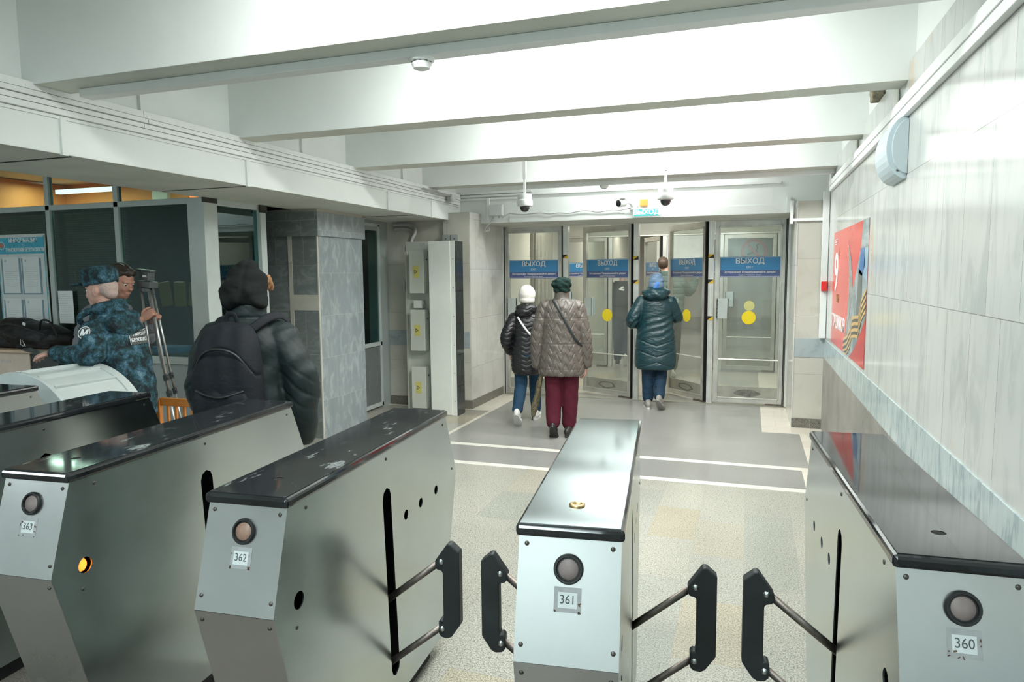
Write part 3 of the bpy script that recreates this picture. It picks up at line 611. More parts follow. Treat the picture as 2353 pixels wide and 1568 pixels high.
# ================================================================ TURNSTILES
TW = 0.125  # half width
PROF = [(0.0, 1.06), (-0.087, 0.777), (0.10, 0.075), (1.17, 0.075), (1.385, 0.777), (1.255, 1.06)]
def turnstile(num, label, loc, rz, cap, L=1.0, reader='reader', arms=(), lit=False, lock=False, details=True):
    t = thing('turnstile', label, 'turnstile', (loc[0], loc[1], 0), rz, 'steel turnstiles in a row')
    P = [(a*L if a > 0.5 else a, z) for a, z in PROF]
    # side panels with slot and holes
    slot = [(0.595*L, 0.885), (0.605*L, 0.91), (0.63*L, 0.922), (0.655*L, 0.91), (0.665*L, 0.885), (0.705*L, 0.215), (0.70*L, 0.19), (0.67*L, 0.175), (0.645*L, 0.19), (0.635*L, 0.215)]
    holes = [slot, circle(0.035, 0.775, 0.026)]+[circle(s*L, 0.762, 0.020) for s in (0.80, 0.95, 1.125)]
    for sgn in (-1, 1):
        b = MB(); b.prism(P, (0, 0, 0), Y, Z, X, sgn*(TW-0.004), sgn*TW, holes)
        sp = part('side_panel', b, M['steel_side'], t, local=True)
        for s, z in ((0.09, 1.03), (0.63*L, 1.03), (1.22*L, 1.03), (1.33*L, 0.80), (0.16, 0.12), (0.02, 0.70)):
            b = MB(); b.lathe([(0.0065, 0), (0.005, 0.002)], (sgn*TW, s, z), (sgn, 0, 0), 10)
            part('screw', b, M['rust'], sp, local=True, smooth=True)
    # folded front and rear plates
    def strip(i, j, name, mat, out=0.0, w=TW):
        (a0, z0), (a1, z1) = P[i], P[j]; d = Vector((0, a1-a0, z1-z0)).normalized(); nrm = Vector((0, -d.z, d.y)) if a0 < 0.5 else Vector((0, d.z, -d.y))
        if (nrm.y > 0) == (a0 < 0.5): nrm = -nrm
        b = MB(); b.prism([(-w, 0), (w, 0), (w, (Vector((0, a1, z1))-Vector((0, a0, z0))).length), (-w, (Vector((0, a1, z1))-Vector((0, a0, z0))).length)], (0, a0, z0), X, d, nrm, 0, 0.003)
        return part(name, b, mat, t, local=True), Vector((0, a0, z0)), d, nrm
    fp, O, d, nr = strip(0, 1, 'front_plate', M['steel']); lp, O2, d2, nr2 = strip(1, 2, 'lower_front_plate', M['steel'])
    strip(5, 4, 'rear_plate', M['steel_side']); strip(4, 3, 'lower_rear_plate', M['steel_side'])
    b = MB(); b.box(-TW, TW, 0.0, 1.255*L, 1.057, 1.061); part('top_plate', b, M['steel_side'], t, local=True)
    # black core paints the shade seen through slot and holes
    b = MB(); q = [(0.10, 1.04), (0.10, 0.30), (0.2, 0.1), (1.1*L, 0.1), (1.3*L, 0.777), (1.2*L, 1.04)]
    b.prism(q, (0, 0, 0), Y, Z, X, -0.035, 0.035); part('inner_mechanism', b, M['void'], t, local=True)
    b = MB(); b.box(-0.09, 0.09, 0.18, 1.10*L, 0, 0.075); part('plinth', b, M['black'], t, local=True)
    # cap
    b = MB(); b.box(-TW-0.008, TW+0.008, -0.016, 1.262*L+0.008, 1.058, 1.088)
    cp = part('cap', b, M['lacquer'], t, local=True, bevel=0.009)
    b = MB(); b.prism([(-TW+0.002, -0.006), (TW-0.002, -0.006), (TW-0.002, 1.255*L), (-TW+0.002, 1.255*L)], (0, 0, 0), X, Y, Z, 1.0878, 1.0905, [circle(0.0, 0.145, 0.016, 16)])
    part('cap_top', b, M[cap], cp, local=True)
    b = MB()
    if lock:
        b.lathe([(0.021, 0), (0.021, 0.004), (0.012, 0.006), (0.012, 0.001)], (0, 0.145, 1.090), n=24); part('lock', b, M['brass'], cp, local=True, smooth=True)
    else: b.lathe([(0.015, 0), (0.015, 0.0006)], (0, 0.145, 1.0885), n=20); part('lock_hole', b, M['void'], cp, local=True)
    if details:
        # reader: ring and face on the front plate
        cz = 0.075; c = O+d*cz+nr*0.003
        b = MB(); b.lathe([(0.036, 0), (0.036, 0.006), (0.033, 0.010), (0.029, 0.010), (0.0275, 0.004), (0.001, 0.004)], c, nr, 32)
        rd = part('card_reader', b, M['black'], t, local=True, angle=40)
        b = MB(); b.lathe([(0.0245, 0.004), (0.024, 0.0052), (0.001, 0.0054)], c, nr, 32); part('reader_face', b, M[reader], rd, local=True, smooth=True)
        c = O+d*0.146+nr*0.0035
        b = MB(); b.obox(c, (0.066, 0.058, 0.0008), Matrix((X, d, nr)).transposed()); lb = part('number_sticker', b, M['sticker'], t, local=True)
        b = MB(); b.obox(c+nr*0.0006-d*(-0.001), (0.046, 0.036, 0.0008), Matrix((X, d, nr)).transposed()); part('white_card', b, M['label'], lb, local=True)
        text(num, 0.029, M['ink'], lb, c+nr*0.0014, X, -d, local=True, thick=0.0002, sx=0.9)
        random.seed(int(num))
        for k in range(9):
            b = MB(); b.obox(c+nr*0.0008+X*random.choice((-0.03, 0.028, 0.03, random.uniform(-.03, .03)))+d*random.choice((0.026, 0.028, random.uniform(-.02, .028))), (random.uniform(.003, .008), random.uniform(.002, .005), 0.0006), Matrix((X, d, nr)).transposed() @ Matrix.Rotation(random.uniform(0, 3), 3, 'Z'))
            part('glue_mark', b, M['glue'], lb, local=True)
        LN = (Vector((0, P[1][0], P[1][1]))-O).length
        for xx, dd in ((-TW+0.020, 0.022), (TW-0.020, 0.022), (-TW+0.016, LN-0.04), (TW-0.014, LN-0.04)):
            b = MB(); b.lathe([(0.0062, 0), (0.0045, 0.003)], O+d*dd+X*xx+nr*0.003, nr, 10)
            part('screw', b, M['rust'], fp, local=True, smooth=True)
        for xx in (-TW+0.018, TW-0.018):
            b = MB(); b.lathe([(0.0065, 0), (0.0045, 0.003)], O2+d2*0.03+X*xx+nr2*0.003, nr2, 10)
            part('screw', b, M['rust'], lp, local=True, smooth=True)
    if lit:
        b = MB(); b.ell((TW-0.016, 0.033, 0.775), (0.014, 0.019, 0.022)); part('signal_lamp', b, M['amber'], t, local=True, smooth=True, label='glowing amber lamp')
    for sgn, dz in arms:
        x0 = sgn*TW; ys = 0.655*L; a = MB()
        for (zr, ze) in ((0.496, 0.662), (0.245, 0.412)):
            zr += dz; ze += dz; a.tube([(x0-sgn*0.07, ys, zr-0.055), (x0+sgn*0.215, ys, ze+0.006)], 0.0125, 12, flat=0.7)
        ar = part('arm', a, M['oldmetal'], t, local=True, smooth=True)
        px = [(.180, .660), (.228, .728), (.240, .728), (.273, .700), (.273, .425), (.240, .377), (.226, .369), (.200, .372), (.190, .382), (.190, .432), (.199, .440), (.207, .437), (.209, .450), (.209, .615), (.205, .624), (.186, .628), (.180, .640)]
        b = MB(); b.prism([(x0+sgn*u, z+dz) for u, z in px], (0, ys-0.02, 0), X, Z, Y, 0, 0.04)
        pd = part('paddle', b, M['rubber'], ar, local=True, bevel=0.006)
        for u, z in ((.204, .660), (.204, .406)):
            b = MB(); b.ell((x0+sgn*u, ys-0.021, z+dz), (0.009, 0.006, 0.009)); b.lathe([(0.011, 0), (0.010, 0.003)], (x0+sgn*u, ys-0.02, z+dz), (0, -1, 0), 12)
            part('bolt', b, M['chrome'], pd, local=True, smooth=True)
    return t
turnstile('360', 'steel turnstile numbered 360 with a dark glossy cap, nearest the right marble wall', (0.437, 1.66), R(3.7), 'steel_dark' if False else 'lacquer', L=0.95, arms=[(-1, 0.03)])
turnstile('361', 'steel turnstile numbered 361 with a shiny metal cap and brass lock', (-0.402, 1.598), R(6.6), 'steel_cap', arms=[(-1, 0), (1, 0.01)], lock=True)
turnstile('362', 'steel turnstile numbered 362 with a scratched black cap and copper reader', (-1.324, 1.565), R(4.1), 'worn', reader='reader2', arms=[(1, 0)])
turnstile('363', 'steel turnstile numbered 363 with a glowing amber lamp in its side', (-2.135, 1.56), R(4.6), 'worn', lit=True)
turnstile('364', 'steel turnstile just left of number 363, cut by the left edge of the view', (-3.03, 1.565), R(4.6), 'worn', details=False)
turnstile('365', 'farthest steel turnstile at the left edge in front of the white drum', (-3.86, 1.57), R(4.6), 'lacquer', details=False)

# ================================================================ GLASS DOORS
def exit_sticker(parent, cx, y, local, w=0.73, h=0.255, zc=1.757):
    P = MB(); P.box(cx-w/2, cx+w/2, y-0.002, y, zc-h/2, zc+h/2)
    s = part('exit_sticker', P, M['blue'], parent, local=local, label='blue sticker with white exit lettering')
    P = MB(); P.box(cx-w/2, cx+w/2, y-0.003, y-0.002, zc-h/2, zc-h/2+0.088); part('navy_band', P, M['navy'], s, local=local)
    P = MB(); e = 0.006; t = 0.004
    P.box(cx-w/2+e, cx+w/2-e, y-0.0038, y-0.003, zc+h/2-e-t, zc+h/2-e); P.box(cx-w/2+e, cx+w/2-e, y-0.0038, y-0.003, zc-h/2+e, zc-h/2+e+t)
    P.box(cx-w/2+e, cx-w/2+e+t, y-0.0038, y-0.003, zc-h/2+e, zc+h/2-e); P.box(cx+w/2-e-t, cx+w/2-e, y-0.0038, y-0.003, zc-h/2+e, zc+h/2-e)
    part('white_border', P, M['signwhite'], s, local=local)
    yy = y-0.004
    for st, sz, z, bo in (('ВЫХОД', 0.092, zc+0.070, 0.0016), ('EXIT', 0.040, zc-0.005, 0), ('Осторожно! Придерживайте дверь!', 0.036, zc-0.066, 0.0006), ('Caution! Hold the door!', 0.027, zc-0.101, 0)):
        text(st, sz, M['signwhite'], s, (cx, yy, z), X, Z, local=local, bold=bo)
def door_leaf(name, hinge, ang, w=0.84, sticker=True, handle=True, far=False, scuff=True):
    """leaf hinged at its right edge, extends to local -X; faces -Y"""
    b = MB(); H0, H1 = 0.03, 2.335; d = 0.022; f = 0.062
    b.box(-w, -w+f, -d, d, H0, H1); b.box(-f, 0, -d, d, H0, H1); b.box(-w+f, -f, -d, d, H0, H0+0.055); b.box(-w+f, -f, -d, d, H1-0.065, H1)
    for xx in (-w+f-0.02, -f+0.004): b.box(xx, xx+0.016, -d-0.008, d+.008, H0+0.05, H1-0.06)
    b.box(-w+f-.02, -f+.02, -d-.008, d+.008, H1-.08, H1-.062); b.box(-w+f-.02, -f+.02, -d-.008, d+.008, H0+.052, H0+.066)
    o = part(name, b, M['alu'], None, bevel=0.003); o['kind'] = 'structure'
    o.location = (hinge[0], hinge[1], 0); o.rotation_euler = (0, 0, -ang)
    b = MB(); b.box(0.0, 0.008, -0.034, 0.03, H0, H1); b.box(-0.007, 0.0, -0.034, -0.022, H0, H1); part('edge_seal', b, M['black'], o, local=True)
    b = MB(); b.box(-w+f, -f, -0.003, 0.003, 0.085, H1-.065); part('glass_pane', b, M['glass'], o, local=True)
    b = MB(); b.box(-w+f, -f, -0.007, 0.006, 0.085, 0.235); kp = part('kick_plate', b, M['dirt'], o, local=True)
    b = MB()
    for k in range(5): b.lathe([(.006, 0), (.004, .002)], (-w+f+.04+k*(w-2*f-.08)/4, -0.007, 0.215), (0, -1, 0), 8)
    part('rivet_row', b, M['chrome'], kp, local=True)
    if scuff:
        b = MB(); random.seed(int(hinge[0]*100)+5)
        ph = [random.uniform(0, 6) for _ in range(4)]; fill = abs(hinge[0]-.408) < .01
        wob = lambda a: 1+.07*math.sin(2*a+ph[0])+.05*math.sin(5*a+ph[1])+.03*math.sin(9*a+ph[2])
        pts = [(-w/2+0.15*math.cos(a)*wob(a), 0.155+0.046*math.sin(a)*wob(a+1)) for a in [2*PI*i/48 for i in range(48)]]
        inner = [(-w/2+0.115*math.cos(a)*wob(a), 0.155+0.031*math.sin(a)*wob(a+1)) for a in [2*PI*i/48 for i in range(48)]]
        b.prism(pts, (0, 0, 0), X, Z, Y, -0.0085, -0.0068, [] if fill else [inner]); part('scuff_mark', b, M['scuff'], kp, local=True)
    b = MB(); b.tube([(-w+f, -0.012, 0.585), (-f, -0.012, 0.585)], 0.008, 8); part('rail', b, M['alu2'], o, local=True)
    if handle:
        b = MB(); b.box(-w+0.03, -w+0.175, -0.045, -0.030, 1.105, 1.36); b.box(-w+0.16, -w+0.175, -0.045, -0.006, 1.105, 1.36); b.box(-w+0.03, -w+.045, -.045, -.006, 1.105, 1.36)
        hd = part('handle', b, M['greyframe'] if not far else M['lampblue'], o, local=True, bevel=0.003)
        b = MB()
        for k in range(5): b.lathe([(.005, 0), (.004, .002)], (-w+.042, -.045, 1.13+k*.05), (0, -1, 0), 8)
        part('hole_row', b, M['black'], hd, local=True)
        b = MB(); b.box(-w+.03, -w+.17, .006, .04, 1.12, 1.34); part('rear_handle', b, M['lampblue'], o, local=True, bevel=.003)
    b = MB(); b.prism(circle(-w/2, 1.12, 0.085, 30), (0, 0, 0), X, Z, Y, -0.0045, -0.003); part('yellow_disc', b, M['yellow'] if not far else M['yellowl'], o, local=True)
    if sticker: exit_sticker(o, -w/2, -0.0035 if not far else -0.0035, True)
    b = MB(); b.box(-0.20, 0.0, -0.035, 0.035, 0.004, 0.028); part('floor_pivot', b, M['oldmetal'], o, local=True)
    return o
b = MB()
for xx in (-2.412, -1.458, -0.511): b.box(xx, xx+0.068, 9.21, 9.32, 0, 2.35); b.box(xx+.012, xx+.024, 9.203, 9.33, 0, 2.35); b.box(xx+.042, xx+.054, 9.203, 9.33, 0, 2.35)
b.box(-3.30, -3.262, 9.2, 9.33, 0, 2.35); b.box(0.425, 0.47, 9.2, 9.33, 0, 2.35); b.box(-3.3, .46, 9.22, 9.32, 2.34, 2.375)
for xx in (-3.262, .412): b.box(xx, xx+.012, 9.23, 9.30, 0, 2.34)
fr = struct('trim_12', b, M['alu2'], bevel=0.003)
random.seed(3)
for (xx, zz, fl) in ((-2.412, 1.923, 1), (-1.458, 1.89, 0), (-1.458, 1.577, 1), (-0.511, 1.897, 0), (-0.511, 1.578, 1), (-0.511, 1.112, 1)):
    b = MB(); b.box(xx, xx+.068, 9.199, 9.203, zz-.025, zz+.025); tp = part('warning_tape', b, M['tape_y'], fr)
    b = MB(); q = [(xx, zz-.025), (xx, zz+.025), (xx+.068, zz+.025)] if fl else [(xx+.068, zz+.025), (xx+.068, zz-.025), (xx, zz-.025)]
    b.prism(q, (0, 0, 0), X, Z, Y, 9.1975, 9.199); part('black_corner', b, M['black'], tp)
b = MB(); b.box(-3.3, .46, 9.19, 9.34, 0.0, 0.012); struct('trim_13', b, M['dirt'])
door_leaf('door_2', (-2.43, 9.265), 0, 0.825, scuff=False)
door_leaf('door_3', (-1.475, 9.265), R(27), 0.84)
door_leaf('door_4', (-0.527, 9.265), R(48), 0.81)
door_leaf('door_5', (0.408, 9.265), 0, 0.84)
b = MB(); b.box(-3.262, -3.252, 9.20, 9.229, 0.012, 2.34); b.box(.414, .424, 9.20, 9.229, 0.012, 2.34); part('jamb_gap', b, M['gap'], fr)
# second row
b = MB()
for xx in (-2.412, -1.458, -0.511): b.box(xx, xx+0.068, 12.40, 12.50, 0, 2.36)
b.box(-3.29, -3.25, 12.4, 12.5, 0, 2.36); b.box(0.42, 0.46, 12.4, 12.5, 0, 2.36); b.box(-3.29, .46, 12.38, 12.5, 2.33, 2.40); struct('trim_14', b, M['alu2'], bevel=0.003)
door_leaf('door_6', (-2.43, 12.45), 0, 0.825, far=True, scuff=False); door_leaf('door_7', (-1.475, 12.45), R(62), 0.84, far=True, scuff=False)
door_leaf('door_8', (-0.527, 12.45), R(70), 0.84, far=True, scuff=False); door_leaf('door_9', (0.408, 12.45), 0, 0.84, far=True, scuff=False)

# ================================================================ CEILING AND WALL FITTINGS
t = thing('smoke_detector', 'round white smoke detector on the nearest beam conduit', 'smoke detector', (-1.405, 2.90, 2.655))
b = MB(); b.lathe([(.055, 0), (.055, -.012), (.046, -.016)], (-1.405, 2.90, 2.655), n=32); part('base', b, M['trunk'], t, angle=40)
b = MB(); b.lathe([(.042, -.018), (.046, -.026), (.036, -.044), (.02, -.05), (.001, -.05)], (-1.405, 2.90, 2.655), n=32); part('sensor', b, M['trunk'], t, angle=40)
b = MB()
for k in range(10): a = 2*PI*k/10; b.box(-1.405+.04*math.cos(a)-.006, -1.405+.04*math.cos(a)+.006, 2.90+.04*math.sin(a)-.006, 2.90+.04*math.sin(a)+.006, 2.640, 2.6375)
part('vent_ring', b, M['ink'], t)
t = thing('smoke_detector', 'small smoke detector under the farthest ceiling beam', 'smoke detector', (-1.54, 7.66, 2.6535))
b = MB(); b.lathe([(.05, 0), (.05, -.012), (.035, -.035), (.001, -.038)], (-1.54, 7.66, 2.6535), n=24); part('base', b, M['trunk'], t, angle=40)
b = MB(); b.lathe([(.025, 0), (.015, -.006)], (-1.54, 7.66, 2.617), n=16); part('sensor', b, M['ink'], t, angle=40)
def dome(x, y, z, lab):
    t = thing('dome_camera', lab, 'security camera', (x, y, z), group='dome cameras hanging from the ceiling')
    b = MB(); b.box(x-.011, x+.011, y-.011, y+.011, z+.12, z+.28); b.box(x-.017, x+.017, y-.017, y+.017, z+.28, 3.5); part('pole', b, M['trunk'], t)
    b = MB(); b.lathe([(.02, .125), (.072, .12), (.074, .085), (.068, .07), (.068, .066)], (x, y, z), n=32); part('mount', b, M['trunk'], t, angle=40)
    b = MB(); b.lathe([(.070, .066), (.081, .058), (.083, .02), (.076, .004), (.05, -.002)], (x, y, z), n=32); part('housing', b, M['trunk'], t, angle=40)
    b = MB(); b.lathe([(.050, 0), (.049, -.02), (.038, -.042), (.02, -.054), (.001, -.057)], (x, y, z), n=28); part('dome', b, M['dome'], t, smooth=True)
dome(-2.21, 6.9, 2.385, 'white dome security camera hanging on the left above the leftmost glass door')
dome(-0.79, 6.9, 2.392, 'white dome security camera hanging on the right beside the green exit sign')
t = thing('bullet_camera', 'small bullet security camera on a bracket above the doors', 'security camera', (-1.40, 8.3, 2.5))
b = MB(); a = Vector((-.55, -.83, -.12)).normalized(); p0 = Vector((-1.42, 8.26, 2.515)); b.tube([p0, p0+a*.10], .045, 20); b.box(-1.47, -1.40, 8.16, 8.27, 2.555, 2.562); part('housing', b, M['trunk'], t, angle=40)
b = MB(); b.lathe([(.040, 0), (.038, .004), (.02, .005)], p0+a*.099, a, 20); part('lens', b, M['dome'], t)
b = MB(); b.tube([p0, (-1.37, 8.32, 2.52), (-1.34, 8.40, 2.49)], .018, 10); b.box(-1.38, -1.29, 8.385, 8.415, 2.44, 2.53); part('bracket', b, M['trunk'], t)
b = MB(); b.box(-1.255, -1.165, 8.36, 8.414, 2.475, 2.56); tag(part('warning_beacon', b, M['orangebox'], bevel=.008), 'small square orange beacon above the green exit sign', 'beacon')
t = thing('exit_sign', 'green and white lit exit sign box above the glass doors', 'exit sign', (-1.177, 8.38, 2.40))
b = MB(); b.box(-1.338, -1.016, 8.355, 8.414, 2.345, 2.455); part('housing', b, M['trunk'], t, bevel=.004)
b = MB(); b.box(-1.322, -1.032, 8.351, 8.356, 2.362, 2.442); gp = part('green_panel', b, M['exit'], t)
text('ВЫХОД', .074, M['exitw'], gp, (-1.177, 8.349, 2.402), X, Z, bold=.003, sx=1.12)
t = thing('junction_box', 'pale grey junction box on the wall above the leftmost glass door', 'junction box', (-3.05, 8.38, 2.42))
b = MB(); b.box(-3.145, -2.965, 8.33, 8.395, 2.425, 2.565); part('box', b, M['jbox'], t, bevel=.006)
b = MB(); b.box(-3.138, -2.972, 8.322, 8.33, 2.432, 2.558); part('lid', b, M['jbox'], t, bevel=.003)
b = MB()
for x in (-3.10, -3.02): b.tube([(x, 8.36, 2.425), (x, 8.36, 2.40)], .012, 10)
part('cable_gland', b, M['cable'], t)
def cable(pts, r, m, lab, cat='cable', grp=None, name='cable'):
    b = MB(); P = [Vector(p) for p in pts]; Q = []
    for i in range(len(P)-1):
        p0 = P[max(i-1, 0)]; p1 = P[i]; p2 = P[i+1]; p3 = P[min(i+2, len(P)-1)]
        for t in [x/6 for x in range(6)]: Q.append(0.5*((2*p1)+(-p0+p2)*t+(2*p0-5*p1+4*p2-p3)*t*t+(-p0+3*p1-3*p2+p3)*t**3))
    Q.append(P[-1]); b.tube(Q, r, 8); return tag(part(name, b, m, smooth=True), lab, cat, grp)
random.seed(1)
cable([(-2.98, 8.36, 2.40), (-2.90, 8.395, 2.452)]+[(-2.85+i*.12, 8.398+random.uniform(-.004, .002), 2.442+random.uniform(-.012, .010)) for i in range(12)]+[(-1.37, 8.38, 2.46)], .006, M['cable'], 'thin grey cable run loosely along the wall above the doors to the small camera')
cable([(-3.10, 8.36, 2.40), (-3.11, 8.34, 2.36), (-3.17, 8.30, 2.29), (-3.20, 8.32, 2.24), (-3.14, 8.35, 2.25), (-3.17, 8.36, 2.29)], .009, M['cable'], 'short looped grey cables hanging below the junction box')
t = thing('manual_call_point', 'small red alarm call point in the corner beside the red poster', 'alarm', (.735, 7.98, 1.54))
b = MB(); b.box(.700, .758, 7.93, 7.979, 1.49, 1.59); part('housing', b, M['red'], t, bevel=.006)
b = MB(); b.box(.71, .748, 7.926, 7.932, 1.51, 1.57); part('cover', b, M['red'], t)
t = thing('cable_clamp_box', 'small grey metal box on the end of the left fascia trunking', 'box', (-3.52, 7.99, 2.63))
b = MB(); b.box(-3.53, -3.47, 7.93, 8.05, 2.585, 2.675); part('box', b, M['jbox'], t, bevel=.004)
b = MB(); b.box(-3.52, -3.48, 7.90, 7.93, 2.57, 2.64); b.tube([(-3.5, 7.2, 2.66), (-3.5, 7.93, 2.655)], .012, 8); part('bracket', b, M['cable'], t)
b = MB(); b.box(.72, .79, 5.14, 5.26, 2.80, 2.93); b.ell((.745, 5.2, 2.86), (.035, .07, .06)); tag(part('old_wall_box', b, simple('crumbling_plaster', (.30, .27, .20), .9, var=.5, nscale=30, bmp=.6), bevel=.01), 'crumbling brown box remnant high on the right wall between two beams', 'box')
# sconce
t = thing('wall_sconce', 'pale blue half round sconce lamp on the right marble wall', 'wall lamp', (WX, 4.35, 2.36))
def arc(r0, dx, zc, h): return [(0, zc-h)]+[(-r0*math.cos(a), zc+h*math.sin(a)) for a in [R(-80+i*160/14) for i in range(15)]]+[(0, zc+h)]
b = MB(); b.prism([(x, z) for x, z in arc(.100, 0, 2.345, .165)], (WX-.001, 0, 0), X, Z, Y, 4.20, 4.56); part('shade', b, M['lampblue'], t, bevel=.006)
b = MB(); b.prism([(x, z) for x, z in arc(.075, 0, 2.345, .14)], (WX-.001, 0, 0), X, Z, Y, 4.178, 4.20); part('end_cap', b, M['lampblue'], t, bevel=.004)
b = MB(); b.lathe([(.006, 0), (.004, .003)], (WX-.045, 4.199, 2.225), (0, -1, 0), 10); part('screw', b, M['ink'], t)
# poster on the right wall (own flat object): u runs from the far edge towards the camera
t = thing('poster', 'large red poster with a white nine and striped ribbon on the right wall', 'poster', (WX, 6.4, 1.5))
PX = WX-0.001; U = -Y; y0 = 7.47
def pp(name, pts, m, k, par=None):
    b = MB(); b.prism(pts, (PX-.001*k, y0, 0), U, Z, X, -.001, 0); return part(name, b, m, par or t)
redm = simple('poster_red', (0.80, 0.055, 0.045), 0.16, var=0.08, nscale=1.5); dred = simple('poster_dark_red', (0.62, 0.02, 0.02), 0.16)
sh = pp('sheet', [(0, 1.01), (2.12, 1.01), (2.12, 2.062), (0, 2.062)], redm, 1)
def painted(name, stops, scale, st=(1, 1, 1)):
    m, nt, bs = new_mat(name); r = ramp(nt, noise(nt, coords(nt, st), scale, 6, .65, .8), stops); nt.links.new(r.outputs[0], bs.inputs['Base Color']); bs.inputs['Roughness'].default_value = .16; return m
gp = painted('poster_grey_picture', [(.3, (.10, .14, .15)), (.45, (.22, .30, .33)), (.58, (.42, .50, .52)), (.7, (.16, .2, .2))], 3.5, (1, 1, .8))
pp('picture_area', [(.95, 1.01), (1.05, 1.12), (1.30, 1.45), (1.55, 1.66), (1.78, 1.86), (1.86, 2.062), (2.12, 2.062), (2.12, 1.01)], gp, 2, sh)
pp('grey_shape', [(1.08, 1.96), (1.12, 1.90), (1.30, 1.78), (1.42, 1.55), (1.36, 1.42), (1.22, 1.25), (1.12, 1.05), (1.06, 1.05), (1.17, 1.40), (1.20, 1.62), (1.14, 1.80)], painted('poster_grey_spire', [(.35, (.13, .14, .14)), (.6, (.35, .37, .36))], 8), 3, sh)
pp('blue_shape', [(1.78, 1.86), (1.99, 1.86), (2.0, 1.73), (1.88, 1.66), (1.74, 1.68)], simple('poster_blue', (.05, .16, .42), .16), 3, sh)
pp('pale_blue_shape', [(1.99, 1.86), (2.12, 1.86), (2.12, 1.62), (1.95, 1.66)], simple('poster_sky', (.35, .52, .62), .16), 3, sh)
pp('dark_shape', [(1.70, 1.72), (1.90, 1.68), (1.92, 1.30), (1.78, 1.22), (1.66, 1.30)], painted('poster_dark_picture', [(.35, (.02, .03, .03)), (.6, (.15, .19, .18)), (.75, (.3, .28, .15))], 6), 3, sh)
pp('red_corner', [(1.35, 1.01), (1.62, 1.10), (1.86, 1.22), (2.12, 1.36), (2.12, 1.01)], dred, 4, sh)
rib = [(.98, 1.01), (1.20, 1.05), (1.38, 1.13), (1.46, 1.22), (1.62, 1.24), (1.80, 1.25), (1.92, 1.38), (2.12, 1.46)]
for q in range(7):
    o0 = q*.024; w_ = .024
    pts = [(u, z+o0-.05) for u, z in rib]+[(u, z+o0+w_-.05) for u, z in reversed(rib)]
    pp('ribbon_stripe', [(max(0, u), max(1.011, z)) for u, z in pts], simple('ribbon_black' if q % 2 else 'ribbon_orange', (.03, .025, .02) if q % 2 else (.72, .45, .16), .16), 5, sh)
text('9', .52, M['signwhite'], sh, (PX-.003, y0-.27, 1.66), U, Z, bold=.012, sx=1.15)
pp('star', [(.47+(.05 if i % 2 == 0 else .02)*math.sin(i*PI/5), 1.86+(.05 if i % 2 == 0 else .02)*math.cos(i*PI/5)) for i in range(10)], M['brass'], 3, sh)
text('МАЯ', .10, M['brass'], sh, (PX-.003, y0-.45, 1.44), U, Z, bold=.002)
text('ГОРДИМСЯ!', .165, M['signwhite'], sh, (PX-.003, y0-.53, 1.22), U, Z, bold=.006, sx=.98)
for k in range(3): pp('small_print', [(.10, 1.985-k*.022), (.30-.03*k, 1.985-k*.022), (.30-.03*k, 1.995-k*.022), (.10, 1.995-k*.022)], M['signwhite'], 3, sh)

# ================================================================ ELECTRICAL CABINET by the left pillar
t = thing('electrical_cabinet', 'tall white electrical cabinet with dark glossy side by the left pillar', 'cabinet', (-3.46, 7.68, 0))
b = MB(); b.box(-3.635, -3.295, 7.58, 7.80, 0.0, 2.09); part('body', b, M['cab'], t, bevel=.004)
b = MB(); b.box(-3.632, -3.355, 7.572, 7.582, 0.01, 2.088); part('door', b, M['cab'], t, bevel=.003)
b = MB(); b.box(-3.296, -3.287, 7.582, 7.80, 0.0, 2.088); dk = part('dark_side', b, M['cabdark'], t, label='dark glossy side panel')
for k in range(6):
    b = MB(); b.lathe([(.006, 0), (.004, .003)], (-3.322, 7.58, .18+k*.34), (0, -1, 0), 8); part('screw', b, M['ink'], t)
for k in range(5): b = MB(); b.box(-3.2875, -3.2865, 7.59, 7.79, .35+k*.38, .365+k*.38); part('joint', b, M['black'], dk)
t = thing('mounting_panel', 'cream mounting panel left of the tall white cabinet', 'panel', (-3.85, 7.83, 0))
b = MB(); b.box(-4.05, -3.64, 7.80, 7.85, 0, 2.10); b.box(-4.055, -4.03, 7.78, 7.80, 0, 1.98); part('panel', b, M['cab2'], t)
text('ШП-1', .05, M['print'], t, (-3.80, 7.798, 2.06), X, Z)
for k, (z0, z1) in enumerate([(1.47, 1.99), (.765, 1.27), (.05, .567)]):
    t = thing('switch_box', ['uppermost cream switch box with a yellow warning label', 'middle cream switch box with a yellow warning label', 'lowest cream switch box with a yellow warning label, near the floor'][k], 'switch box', (-3.84, 7.73, z0), group='cream switch boxes beside the white cabinet')
    b = MB(); b.box(-3.94, -3.75, 7.665, 7.778, z0, z1); part('body', b, M['cab2'], t, bevel=.004)
    b = MB(); b.box(-3.752, -3.744, 7.667, 7.777, z0, z1); part('lid', b, M['cab'], t)
    b = MB(); b.lathe([(.011, 0), (.011, .008), (.004, .009)], (-3.744, 7.74, z1-.11), (1, 0, 0), 14); part('lock', b, M['ink'], t)
    for q in range(3): b = MB(); b.lathe([(.004, 0), (.003, .002)], (-3.744, 7.74, z0+.02+q*.055), (1, 0, 0), 8); part('screw', b, M['ink'], t)
    zc = (z0+z1)/2; b = MB(); b.box(-3.885, -3.81, 7.6625, 7.665, zc-.07, zc+.07); lb = part('warning_label', b, M['warn'], t)
    b = MB(); b.prism([(-3.868, zc-.028), (-3.868, zc+.028), (-3.828, zc)], (0, 0, 0), X, Z, Y, 7.661, 7.6625, [[(-3.861, zc-.016), (-3.861, zc+.016), (-3.839, zc)]]); part('warning_triangle', b, M['ink'], lb)
t = thing('junction_box', 'small cream junction box between the top two switch boxes', 'junction box', (-3.85, 7.75, 1.285))
